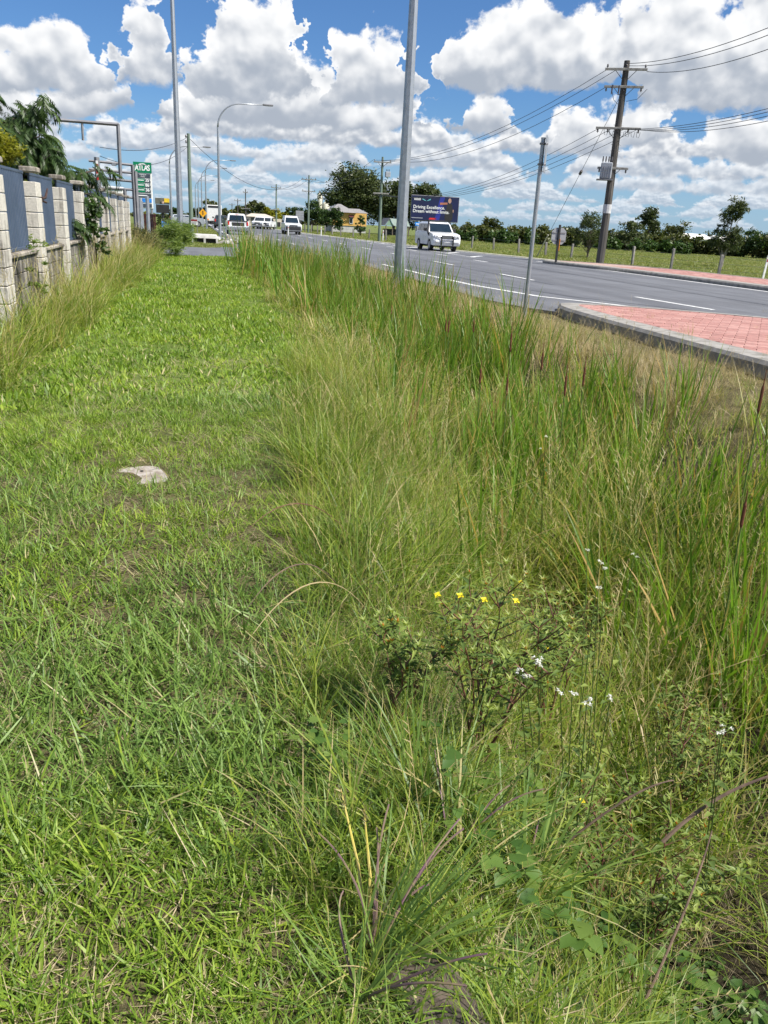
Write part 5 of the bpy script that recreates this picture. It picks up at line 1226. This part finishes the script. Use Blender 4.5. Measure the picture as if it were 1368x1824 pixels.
MB().prism([(W_*.60, zt-H_*.24), (W_*.76, zt-H_*.22), (W_*.76, zt-H_*.30), (W_*.60, zt-H_*.33)], 'y', -.03, -.027).build('poster_figure_arm', mt('poster orange', (.42, .16, .10)), bb)
MB().prism([(W_*.88, zt-H_*.50), (W_*.90, zt-H_*.50), (W_*.90, zt-H_*.62), (W_*.885, zt-H_*.62)], 'y', -.03, -.027).build('poster_figure_hand', sk, bb)
bs = empty('blue_sign', (at(745, 400, 102).x, 102, 0), 'small blue lettered sign hanging under the billboard', 'sign'); z0 = at(745, 399, 102).z
MB().box((0, 0, z0), (.85, .05, .42), bev=.01).build('board', mt('sign blue', (.02, .18, .62), (.03, .28, .7), 3.0, .4), bs); MB().box((0, -.03, z0), (.6, .01, .10)).build('print_line', lettr, bs); MB().tube([(-.3, .05, -.1), (-.3, .05, z0+.2)], .03, 6).build('post', galv, bs)

# ================================================================== pasture fence
grey_t = pmat('grey split timber', (.25, .235, .22), (.15, .14, .13), 5.0, .9, bmp=.01, stretch=(1, 1, .15))
pf = empty('pasture_fence', (26.2, 34, 0), 'old grey timber post and wire fence along the pasture', 'fence'); rr_ = random.Random(12)
FP = []
yy = 24.0
while yy < 74: FP.append((26.2+(0 if yy < 60 else (yy-60)*-.12)+rr_.uniform(-.1, .1), yy)); yy += 4.4
while yy < 150: FP.append((np.interp(yy, [74, 105, 160], [24.5, 18.6, 15.5]), yy)); yy += 5.0
for i, (x, y) in enumerate(FP):
    z0 = float(terrain(x, y)); hgt = rr_.uniform(1.05, 1.3)
    o = MB().box((0, 0, hgt/2-.1), (rr_.uniform(.13, .18), rr_.uniform(.11, .15), hgt+.2), bev=.02, taper=(.85, .9)).build('post', grey_t, pf, loc=Vector((x, y, z0))-pf.location); o.rotation_euler = (rr_.uniform(-.06, .06), rr_.uniform(-.07, .07), rr_.uniform(-.4, .4))
for zw in (.35, .65, .95):
    for i in range(len(FP)-1): MB().tube([(0, 0, 0), (FP[i+1][0]-FP[i][0], FP[i+1][1]-FP[i][1], 0)], .006, 3).build('fence_wire', dull, pf, loc=Vector((*FP[i], float(terrain(*FP[i]))+zw))-pf.location)

# ================================================================== trees of the background
def tr_at(name, label, x, yb, yt, Y, wpx, n, leaf, mat, seed, **k):
    b_ = at(x, yb, Y); zt = at(x, yt, Y).z; dist = Vector((b_.x, b_.y)).length
    return tree(name, label, (b_.x, Y, -.15), zt+.15, wpx*dist/1400*1.02, n, leaf, mat, seed, **k)
tr_at('fig_tree', 'huge spreading dark tree behind the yellow house', 632, 412, 302, 175, 108, 17000, .62, L_GUM, 21, lobes=18, crown_lo=.22, flat=.55)
tr_at('fig_tree', 'broad dark tree behind the lamp pole and the shelter', 700, 412, 322, 172, 95, 14000, .62, L_GUM, 22, lobes=15, crown_lo=.18, flat=.55)
tr_at('fig_tree', 'dark tree rising behind the billboard', 752, 412, 324, 168, 70, 9000, .6, L_GUM, 23, lobes=12, crown_lo=.2, flat=.55)
tr_at('dark_tree', 'dense low dark tree to the left of the yellow house', 592, 412, 372, 142, 46, 3200, .45, L_DARK, 24, lobes=8, crown_lo=.15)
tr_at('dark_tree', 'dense dark tree behind the pale road sign', 556, 412, 357, 150, 50, 3600, .5, L_DARK, 25, lobes=8, crown_lo=.15)
tr_at('dark_tree', 'dark green tree behind the oncoming van', 530, 412, 368, 160, 34, 2400, .45, L_DARK, 26, lobes=7, crown_lo=.15)
tr_at('garden_bush', 'small leafy bush in front of the yellow house', 642, 416, 384, 118, 20, 1800, .28, L_MID, 27, lobes=7, crown_lo=.05)
tr_at('feather_palm', 'slender tree above the oncoming van', 513, 400, 369, 230, 14, 500, .8, L_OLIVE, 28, lobes=5, crown_lo=.6, droop=.4, asp=5)
for i, (x, yt, Y, w, mt_, lb) in enumerate(((430, 366, 260, 26, L_OLIVE, 'olive tree above the cab of the utility truck'), (452, 357, 250, 30, L_OLIVE, 'tall pale tree left of the cream building'), (465, 361, 245, 26, L_GUM, 'dark rounded tree behind the cream building roof'), (476, 367, 240, 14, L_GOLD, 'yellow palm like tree above the cream building roof'), (490, 374, 240, 26, L_GOLD, 'yellow green tree behind the shed pole'), (508, 378, 240, 30, L_GOLD, 'yellow green tree between the shed pole and the oncoming van'), (372, 354, 280, 30, L_OLIVE, 'pale tree behind the second curved lamp'), (400, 372, 300, 26, L_OLIVE, 'distant olive tree above the dark wagon'), (350, 372, 300, 22, L_GUM, 'grey tree behind the timber pole'), (316, 372, 180, 26, L_DARK, 'dark tree behind the tall lamp pole'), (292, 385, 120, 22, L_GUM, 'low tree under the advert screen'), (262, 378, 110, 16, L_GOLD, 'yellowish tree below the price sign'), (246, 372, 100, 10, L_OLIVE, 'thin pale tree behind the galvanised posts'), (415, 374, 310, 22, L_GOLD, 'distant yellow green tree above the railing'))):
    tr_at('roadside_tree', lb, x, 402, yt, Y, w*1.25, 2600, .8 if Y > 150 else .38, mt_, 40+i, lobes=9, crown_lo=.12, group='trees beyond the traffic')
# young trees on the pasture side of the road
tr_at('young_gum', 'young gum tree with drooping leaves and pale stem in the pasture', 1286, 470, 352, 54, 58, 5200, .27, L_GUM, 61, lobes=16, crown_lo=.12, droop=.7, asp=4.5, bk=pale_bark, trunk_r=.07, lean=(.2, 0), flat=.8)
tr_at('young_gum', 'young gum tree behind the far island, left of the transformer pole', 1045, 462, 377, 62, 66, 3800, .25, L_GUM, 62, lobes=13, crown_lo=.12, droop=.5, asp=4.0, bk=bark, trunk_r=.07)
tr_at('pasture_tree', 'tall two tiered tree above the hedge beyond the pasture', 1148, 448, 369, 118, 44, 3600, .4, L_GUM, 63, lobes=9, crown_lo=.3)
tr_at('pasture_tree', 'broad dark bush tree left of the two tiered tree', 1118, 448, 395, 112, 62, 3400, .4, L_GUM, 64, lobes=9, crown_lo=.05)
tr_at('pasture_tree', 'bushy olive tree behind the fence right of the white wagon', 872, 428, 388, 135, 50, 3200, .45, L_OLIVE, 65, lobes=8, crown_lo=.1)
tr_at('pasture_tree', 'pale olive tree between the two tiered tree and the white shed', 1190, 445, 401, 150, 60, 3000, .5, L_OLIVE, 66, lobes=8, crown_lo=.1)
tr_at('pasture_tree', 'dense dark tree at the right edge beyond the pasture', 1340, 456, 412, 100, 70, 4500, .38, L_DARK, 67, lobes=10, crown_lo=.05)
tr_at('pasture_tree', 'dark tree between the young gum and the right edge', 1310, 455, 420, 104, 40, 2600, .38, L_MID, 68, lobes=8, crown_lo=.05)
# hedge and wood along the back of the pasture: one unbroken mass
def mass(name, label, spans, n, leaf, mat, seed):
    rt = random.Random(seed); B = []
    for x0, x1, yb, yt, Y0, Y1, step in spans:
        x = x0
        while x < x1:
            f = (x-x0)/(x1-x0); Y = Y0+(Y1-Y0)*f; b_ = at(x, yb[0]+(yb[1]-yb[0])*f, Y); d = Vector((b_.x, b_.y)).length; zt = at(x, yt[0]+(yt[1]-yt[0])*f, Y).z*rt.uniform(.72, 1.08)
            r_b = step*d/1400*.8; B.append((b_.x, Y+rt.uniform(-2, 4), zt*.42, r_b, r_b*1.2, zt*.6)); x += step
    o = leaves(name, B, n, leaf, mat, None, seed, 1.8); o['kind'] = 'stuff'; o['label'] = label; return o
mass('hedge', 'dark hedge and scrub along the back of the pasture', [(815, 1110, (424, 445), (398, 408), 132, 115, 14), (1090, 1390, (446, 458), (412, 420), 118, 95, 14)], 32000, .5, L_OLIVE, 71)
mass('hedge_tops', 'lighter green scrub in front of the dark hedge', [(1075, 1240, (448, 455), (424, 432), 108, 100, 11), (830, 960, (430, 440), (408, 412), 122, 115, 12)], 14000, .38, L_MID, 72)
mass('wood', 'hazy distant wood on the skyline', [(240, 620, (386, 400), (378, 390), 420, 420, 12), (800, 1400, (412, 442), (399, 421), 330, 300, 14)], 22000, 1.2, L_OLIVE, 73)

# ================================================================== plants of the drain's near bank
stem_red = pmat('reddish stem', (.17, .065, .04), (.10, .05, .03), 20.0, .6); stem_grn = pmat('green stem', (.12, .18, .04), (.09, .13, .03), 20.0, .6)
stem_dead = pmat('dead stem', (.17, .115, .08), (.09, .06, .045), 20.0, .85)
petal_y = leaf_material('yellow petals', [(.80, .60, .02), (.90, .72, .03)], .3, .5); petal_w = leaf_material('white petals', [(.72, .70, .74), (.85, .84, .88)], .3, .6); petal_o = leaf_material('orange calyx', [(.55, .14, .03), (.65, .28, .05)], .25, .5)
class Leafy:
    """collects folded leaves (two quads each) with the tint attribute"""
    def __init__(s): s.V, s.F, s.C = [], [], []
    def leaf(s, p, d, up, ln, wd, rnd, fold=.25, bend=.3):
        p = np.array(p, float); d = np.array(d, float); d /= np.linalg.norm(d); sd = np.cross(d, up); nn = np.linalg.norm(sd)
        sd = sd/nn if nn > 1e-6 else np.array([1.0, 0, 0]); u = np.cross(sd, d)
        a = p; m = p+d*ln*.42-u*0; t = p+d*ln-u*ln*bend; l = m+sd*wd*.5+u*wd*fold; r = m-sd*wd*.5+u*wd*fold
        o = len(s.V); s.V += [a, l, t, m-u*ln*.03, r]; s.F += [(o, o+3, o+2, o+1), (o, o+4, o+2, o+3)]; s.C += [(rnd, .5, 0, 1)]*5
    def heart(s, p, d, up, ln, rnd):
        p = np.array(p, float); d = np.array(d, float); d /= np.linalg.norm(d); sd = np.cross(d, up); sd /= max(1e-6, np.linalg.norm(sd)); u = np.cross(sd, d)
        def q(a, b): return p+d*ln*a+sd*ln*b+u*ln*(.10*abs(b)*2-.12*max(0, a-.4))
        o = len(s.V); s.V += [q(0, 0), q(-.12, .26), q(.18, .44), q(.55, .30), q(1.0, 0), q(.55, -.30), q(.18, -.44), q(-.12, -.26), q(.45, 0)]
        s.F += [(o, o+8, o+2, o+1), (o+8, o+4, o+3, o+2), (o+8, o+6, o+5, o+4), (o, o+7, o+6, o+8)]; s.C += [(rnd, .5, 0, 1)]*9
    def build(s, name, mat, root):
        return obj(name, quad_mesh(name, np.array(s.V), np.array(s.F), np.array(s.C), mat), None, root)
def ludwigia(base, h, spread, label, seed, stems=6, flowers=5, lean=(0, 0)):
    rt = random.Random(seed); root = empty('flowering_shrub', base, label, 'shrub', 'yellow flowered shrubs on the bank'); m = MB(); lf = Leafy(); fl = Leafy(); cx_ = Leafy(); tips = []
    for k in range(stems):
        a = k*2.4+rt.uniform(-.4, .4); p = Vector((rt.uniform(-.03, .03), rt.uniform(-.03, .03), 0)); tgt = Vector((math.cos(a)*spread*rt.uniform(.35, 1)+lean[0], math.sin(a)*spread*rt.uniform(.35, 1)+lean[1], h*rt.uniform(.75, 1.0)))
        N = 9; pts = [p.lerp(tgt, i/N)+Vector((0, 0, h*.13*math.sin(math.pi*i/N)))+Vector((rt.uniform(-.012, .012), rt.uniform(-.012, .012), 0)) for i in range(N+1)]
        m.tube(pts, [.0042-.0028*i/N for i in range(N+1)], 5)
        for i in range(3, N):
            for b_ in range(2 if i < N-1 else 1):
                if rt.random() < .3: continue
                az = rt.uniform(0, 6.28); ln = h*rt.uniform(.14, .30)*(1.1-.06*i); d = Vector((math.cos(az), math.sin(az), rt.uniform(.5, 1.1))).normalized()
                bp = [pts[i]+d*ln*t+Vector((0, 0, ln*.15*t*t)) for t in (0, .33, .66, 1)]; m.tube(bp, [.0028, .0022, .0016, .001], 4); tips.append(bp[-1])
                for t in range(7):
                    f = .15+.85*t/7; q = bp[0].lerp(bp[-1], f); az2 = az+t*2.4; dd = (math.cos(az2), math.sin(az2), rt.uniform(.1, .8)); lf.leaf(q, dd, (0, 0, 1), rt.uniform(.035, .075)*(1.15-.5*f), rt.uniform(.008, .014), min(1, .15+.55*f+rt.uniform(-.1, .3)))
            for t in range(3):
                az2 = rt.uniform(0, 6.28); lf.leaf(pts[i], (math.cos(az2), math.sin(az2), rt.uniform(.0, .6)), (0, 0, 1), rt.uniform(.04, .085), rt.uniform(.009, .015), rt.uniform(.0, .5))
        tips.append(pts[-1])
    for t in tips:
        for k in range(6): az2 = k*1.05; lf.leaf(t, (math.cos(az2)*.6, math.sin(az2)*.6, 1), (0, 0, 1), rt.uniform(.02, .035), .007, rt.uniform(.7, 1.0))
    rt.shuffle(tips); tips.sort(key=lambda t: -t.z+rt.uniform(-.32, .32))
    m.build('stems', stem_red, root); lf.build('foliage', L_WEED, root)
    for t in tips[:flowers]:
        f = Leafy(); tl = Vector((rt.uniform(-.5, .1), rt.uniform(-.9, -.2), 1)).normalized(); e1 = tl.orthogonal().normalized(); e2 = tl.cross(e1)
        for k in range(4): a = k*math.pi/2; d = e1*math.cos(a)+e2*math.sin(a)+tl*.25; f.leaf(t+tl*.012, d, tl, .013, .011, rt.random(), .2, .15)
        f.build('flower', petal_y, root)
    for t in tips[flowers:flowers+14]:
        cx_.leaf(t, (rt.uniform(-.4, .4), rt.uniform(-.4, .4), 1), (1, 0, 0), .022, .007, rt.random()); cx_.leaf(t, (rt.uniform(-.4, .4), rt.uniform(-.4, .4), 1), (0, 1, 0), .022, .007, rt.random())
    cx_.build('seed_capsules', petal_o, root)['kind'] = 'stuff'; return root
def tz_(p): return float(terrain(p[0], p[1]))
def on_ground(x, y, z): p = gnd(x, y, z); p.z = tz_(p); return p
b1 = on_ground(850, 1390, -.30); ludwigia(b1, .80, .36, 'red stemmed shrub with the most yellow flowers, in the middle of the bank', 1, 8, 4)
b2 = on_ground(1150, 1560, -.45); ludwigia(b2, .72, .34, 'leafy red stemmed shrub with one yellow flower over the dark drain', 2, 8, 1)
b3 = on_ground(700, 1330, -.1); ludwigia(b3, .42, .22, 'small red stemmed shrub at the lawn side of the yellow flowers', 3, 4, 0)
b4 = on_ground(1240, 1330, -.5); ludwigia(b4, .75, .30, 'leafy shrub between the yellow flowers and the reeds at right', 4, 7, 0)
b5 = on_ground(980, 1200, -.4); ludwigia(b5, .80, .28, 'tall thin flowering shrub behind the middle one', 5, 5, 3)
def ageratum(base, tips, label, seed):
    rt = random.Random(seed); root = empty('white_flower_weed', base, label, 'weed', 'weeds with small white flower heads'); m = MB(); lf = Leafy()
    for k, t in enumerate(tips):
        t = Vector(t)-root.location; mid = t*.5+Vector((rt.uniform(-.03, .03), rt.uniform(-.03, .03), .02)); m.tube([(0, 0, 0), mid, t], [.0026, .0022, .0014], 5)
        for i in range(6): f = .2+.12*i; q = Vector((0, 0, 0)).lerp(t, f); a = rt.uniform(0, 6.28); lf.leaf(q, (math.cos(a), math.sin(a), .4), (0, 0, 1), rt.uniform(.03, .055), rt.uniform(.016, .026), rt.random())
        fh = Leafy()
        for c_ in range(rt.randint(2, 4)):
            c = t+Vector((rt.uniform(-.012, .012), rt.uniform(-.012, .012), rt.uniform(-.004, .008)))
            for i in range(16): d = Vector((rt.gauss(0, 1), rt.gauss(0, 1), abs(rt.gauss(0, 1))+.2)).normalized(); fh.leaf(c, d, (.3, .2, 1), rt.uniform(.006, .010), .004, rt.random())
        fh.build('flower_head', petal_w, root)
    m.build('stems', stem_grn, root); lf.build('foliage', L_WEED, root)
def tipz(x, y, dep): r = ray(x, y); return Vector((0, 0, CAMZ))+r*(dep/r.length)
ageratum(on_ground(1060, 1330, -.4), [tipz(1068, 1005, 2.75), tipz(1130, 990, 2.8), tipz(1078, 1012, 2.75), tipz(1047, 980, 2.8), tipz(1066, 1048, 2.7)], 'white flower heads among the grass right of the yellow flowers', 1)
ageratum(on_ground(960, 1420, -.35), [tipz(958, 1178, 2.3), tipz(965, 1183, 2.3), tipz(924, 1198, 2.28), tipz(936, 1202, 2.28)], 'white flower heads just below the middle yellow flowered shrub', 2)
ageratum(on_ground(1040, 1470, -.4), [tipz(1019, 1240, 2.2), tipz(998, 1234, 2.22), tipz(1088, 1242, 2.2), tipz(1045, 1252, 2.2)], 'fading white flower heads above the leafy shrub over the drain', 3)
ageratum(on_ground(975, 900, -.4), [tipz(972, 778, 4.6), tipz(962, 800, 4.6)], 'single pale flower head far back in the rank grass', 4)
ageratum(on_ground(1290, 1480, -.6), [tipz(1288, 1298, 2.2), tipz(1284, 1304, 2.2)], 'lone white flower head at the right edge over the drain', 5)
def vine(base, label, seed, n, rad, size=.05, mat=L_VINE, hgt=.14):
    rt = random.Random(seed); root = empty('broadleaf_vine', base, label, 'vine', 'heart leaved vines in the drain'); lf = Leafy(); m = MB()
    for k in range(max(3, n//9)):
        a = rt.uniform(0, 6.28); e_ = Vector((math.cos(a)*rad, math.sin(a)*rad, 0)); e_.z = tz_(base+e_)-base.z+rt.uniform(.02, hgt)
        pts = [Vector((0, 0, 0)).lerp(e_, i/5)+Vector((rt.uniform(-.03, .03), rt.uniform(-.03, .03), .05*math.sin(i*.6))) for i in range(6)]; m.tube(pts, .0018, 4)
        for i in range(9):
            q = pts[min(5, 1+i//2)]+Vector((rt.uniform(-.04, .04), rt.uniform(-.04, .04), rt.uniform(.01, .06))); az = rt.uniform(0, 6.28); lf.heart(q, (math.cos(az), math.sin(az), rt.uniform(-.3, .25)), (rt.uniform(-.25, .25), rt.uniform(-.35, .1), 1), size*rt.uniform(.55, 1.15), rt.random())
    m.build('runners', stem_grn, root); lf.build('foliage', mat, root)
vine(on_ground(960, 1560, -.2), 'heart leaved vine among coarse grass at the head of the dark drain', 1, 200, .34, .046, hgt=.26)
vine(on_ground(1040, 1500, -.35), 'heart leaved vine under the leafy shrub', 2, 140, .28, .044, hgt=.25)
vine(on_ground(1180, 1660, -.5), 'heart leaved vine deep in the dark drain below the leafy shrub', 6, 160, .28, .045, hgt=.16)
vine(on_ground(555, 1385, 0), 'small patch of rounded leaves at the edge of the lawn', 3, 26, .09, .035)
vine(on_ground(1345, 1640, -.5), 'heart leaved vine at the right edge above the dark drain', 4, 120, .22, .046, hgt=.22)
# low dark clover on the drain's bed, dead stems lying over it
g = np.random.default_rng(77)
cl = Leafy(); rt = random.Random(9)
for k in range(2600):
    x = rt.uniform(.55, 1.9); y = rt.uniform(.7, 1.9)
    if x < float(edge(y))+.12: continue
    q = Vector((x, y, float(terrain(x, y))+rt.uniform(.005, .05))); a = rt.uniform(0, 6.28)
    for j in range(3): cl.leaf(q, (math.cos(a+j*2.1), math.sin(a+j*2.1), .25), (0, 0, 1), .013, .013, rt.random()*.8, .1, .1)
o = cl.build('clover', L_MID, None); o['kind'] = 'stuff'; o['label'] = 'low dark clover on the bed of the drain'
deadg = [blade_mesh('dead_tuft', 40, .10, (.25, .60), (.0016, .0032), (.3, 1.2), (.3, 1.6), 5, 1.0, 300+i, mat=HAY) for i in range(4)]
x = g.uniform(1.15, 2.3, 40); y = g.uniform(.7, 2.6, 40); k = (x > edge(y)+.35); x, y = x[k], y[k]; n = len(x); s = g.uniform(.5, .9, n)
growth('dead_grass', 'dead straw hanging over the dark bed of the drain', deadg, np.stack([x, y, terrain(x, y)+.02], 1), rots(n, g, .3), np.stack([s, s, s], 1))
for i, (pts, r_, lb) in enumerate((([(1180, 1500, -.20), (1270, 1440, -.10), (1400, 1375, .02)], .0065, 'woody reddish stem lying across the drain at the right edge'), ([(1010, 1500, -.2), (1130, 1435, -.05), (1200, 1390, 0)], .004, 'thin dark twig among the leaves below the leafy shrub'), ([(1150, 1780, -.45), (1230, 1640, -.30), (1268, 1480, -.15)], .004, 'orange brown dead stalk rising out of the drain'))):
    P = [gnd(*p) for p in pts]; o = MB().bez([P[0]-P[0], P[1]-P[0]+Vector((.02, .03, .05)), P[2]-P[0]], [r_, r_*.85, r_*.5], 12, 6).build('dead_stem', stem_dead, None, loc=P[0]); tag(o, lb, 'dead stem', 'dead stems over the drain')
# coarse tussocks whose long blades cross the foot of the picture
def tussock(base, label, seed, n, ln, wd, fan, mat, stalks=0, lean=(.4, 1.25)):
    root = empty('grass_tussock', base, label, 'grass tussock', 'coarse grass tussocks'); p = blade_mesh('blades', n, .05, ln, wd, lean, (.0, .7), 8, .10, seed, fan=fan, mat=mat, tip=2.2)
    obj('blades', tuft_mesh(p), None, root); rt = random.Random(seed)
    for k in range(stalks):
        a = (fan or 0)+rt.gauss(0, .7); t = Vector((math.cos(a)*.25, math.sin(a)*.25, .22))*rt.uniform(.6, 1.1); MB().bez([(0, 0, 0), t*.5+Vector((rt.uniform(-.05, .05), rt.uniform(-.05, .05), .07)), t], [.0032, .0026, .002], 10, 5).build('stalk', pmat('purple stalk', (.14, .075, .10), (.20, .16, .08), 12.0, .5), root)
T_GRN = grass_material('coarse tussock grass', [(.085, .165, .035), (.145, .235, .050), (.205, .295, .060)], (.24, .24, .12), (.55, .46, .24), .36, .3, 3.0)
tussock(on_ground(665, 1720, 0), 'coarse grass tussock with purple stalks spilling over the culvert end', 1, 46, (.28, .52), (.005, .010), .35, T_GRN, 6)
tussock(on_ground(640, 1790, 0), 'pale coarse tussock at the foot of the picture, left of the culvert end', 2, 40, (.18, .36), (.004, .008), None, T_GRN, 3)
tussock(on_ground(920, 1640, -.2), 'bright coarse tussock reaching up and right over the vine', 3, 30, (.35, .60), (.007, .012), .9, T_GRN, 2, (.2, .9))
tussock(on_ground(1085, 1520, -.35), 'bright broad bladed tussock under the leafy shrub', 4, 30, (.22, .42), (.008, .013), .7, T_GRN, 0, (.2, 1.0))
tussock(on_ground(1120, 1800, -.45), 'blue green tussock low in the dark drain', 5, 18, (.22, .40), (.006, .011), .2, T_GRN, 1, (.6, 1.3))
tussock(on_ground(800, 1560, -.1), 'coarse tussock between the lawn and the vine', 6, 44, (.28, .5), (.005, .010), 1.2, T_GRN, 3)
tussock(on_ground(740, 1450, -.05), 'upright fresh tussock at the edge of the lawn below the small shrub', 7, 50, (.28, .55), (.005, .009), None, T_GRN, 0, (.1, .8))
ys = empty('dry_stalk', on_ground(655, 1690, 0), 'tall yellow dry grass stalk standing at the lawn edge', 'grass stalk')
for (xt, yt, d_) in ((607, 1405, 1.95), (648, 1440, 1.9)):
    e_ = tipz(xt, yt, d_)-ys.location; MB().tube([(0, 0, 0), e_*.5+Vector((.01, 0, 0)), e_], [.004, .0035, .0016], 5).build('stalk', pmat('yellow straw', (.50, .42, .08), (.52, .40, .18), 6.0, .6), ys)
    hd = Leafy(); [hd.leaf(e_*(.86+.015*i), (rt.uniform(-.5, .5), rt.uniform(-.5, .5), 1), (1, 0, 0), .03, .005, .5) for i in range(9)]; hd.build('seed_head', HAY, ys)
# bulrush spikes
cat_m = pmat('brown velvet spike', (.16, .055, .025), (.10, .035, .018), 30.0, .9)
CT = [(912, 580, 7.6), (1010, 655, 6.4), (905, 662, 6.8), (857, 645, 7.2), (698, 535, 12.5), (800, 560, 10.0), (1330, 880, 4.6), (1043, 640, 6.8), (795, 560, 10.4), (968, 615, 7.4), (1362, 670, 5.6), (845, 560, 10.2)]
for i, (x_, y_, d_) in enumerate(CT):
    t = tipz(x_, y_+6, d_); b_ = Vector((t.x+.03, t.y, tz_(t)-.02)); root = empty('bulrush', b_, ['bulrush spike nearest the slim sign post', 'bulrush spike in front of the island kerb', 'bulrush spike below the one nearest the sign post', 'slanting bulrush spike in the middle of the reeds', 'farthest bulrush spike near the foot of the lamp pole', 'bulrush spike, left one of the pair between lamp pole and sign post', 'large leaning bulrush spike at the right edge', 'bulrush spike just right of the one before the kerb', 'slim bulrush spike close to the pair beyond the reeds', 'bulrush spike midway between sign post and kerb', 'bulrush spike at the right edge by the bleached grass', 'bulrush spike, right one of the pair between lamp pole and sign post'][i], 'bulrush', 'bulrush spikes in the drain')
    v = t-b_; MB().tube([(0, 0, 0), v*.5+Vector((.01, 0, 0)), v*.88], [.006, .005, .004], 6).build('stem', stem_grn, root); MB().tube([v*.86, v*.875, v*.965, v*.98, v*1.04], [.004, .0095, .0095, .004, .002], 8).build('spike', cat_m, root)
# reddish seed stalks arching over the lawn
for i, (xa, ya, xb, yb, lb) in enumerate(((640, 980, 445, 940, 'dark red seed stalk arching over the lawn, the farther one'), (620, 1070, 440, 1085, 'brown seed stalk arching over the lawn below the red one'), (660, 1090, 450, 1130, 'pale straw seed stalk lying over the lawn edge'))):
    A = on_ground(xa, ya, 0); B = gnd(xb, yb, .22); mid = (A+B)/2+Vector((0, 0, .22)); o = MB().bez([(0, 0, 0), mid+Vector((0, 0, .12))-A, B-A], [.0022, .0018, .0026, .0012], 14, 5).build('seed_stalk', [pmat('red seed stalk', (.14, .05, .04), (.20, .12, .08), 20.0, .7), stem_dead, mt('straw stalk', (.38, .30, .16))][i], None, loc=A); tag(o, lb, 'grass stalk', 'seed stalks over the lawn')
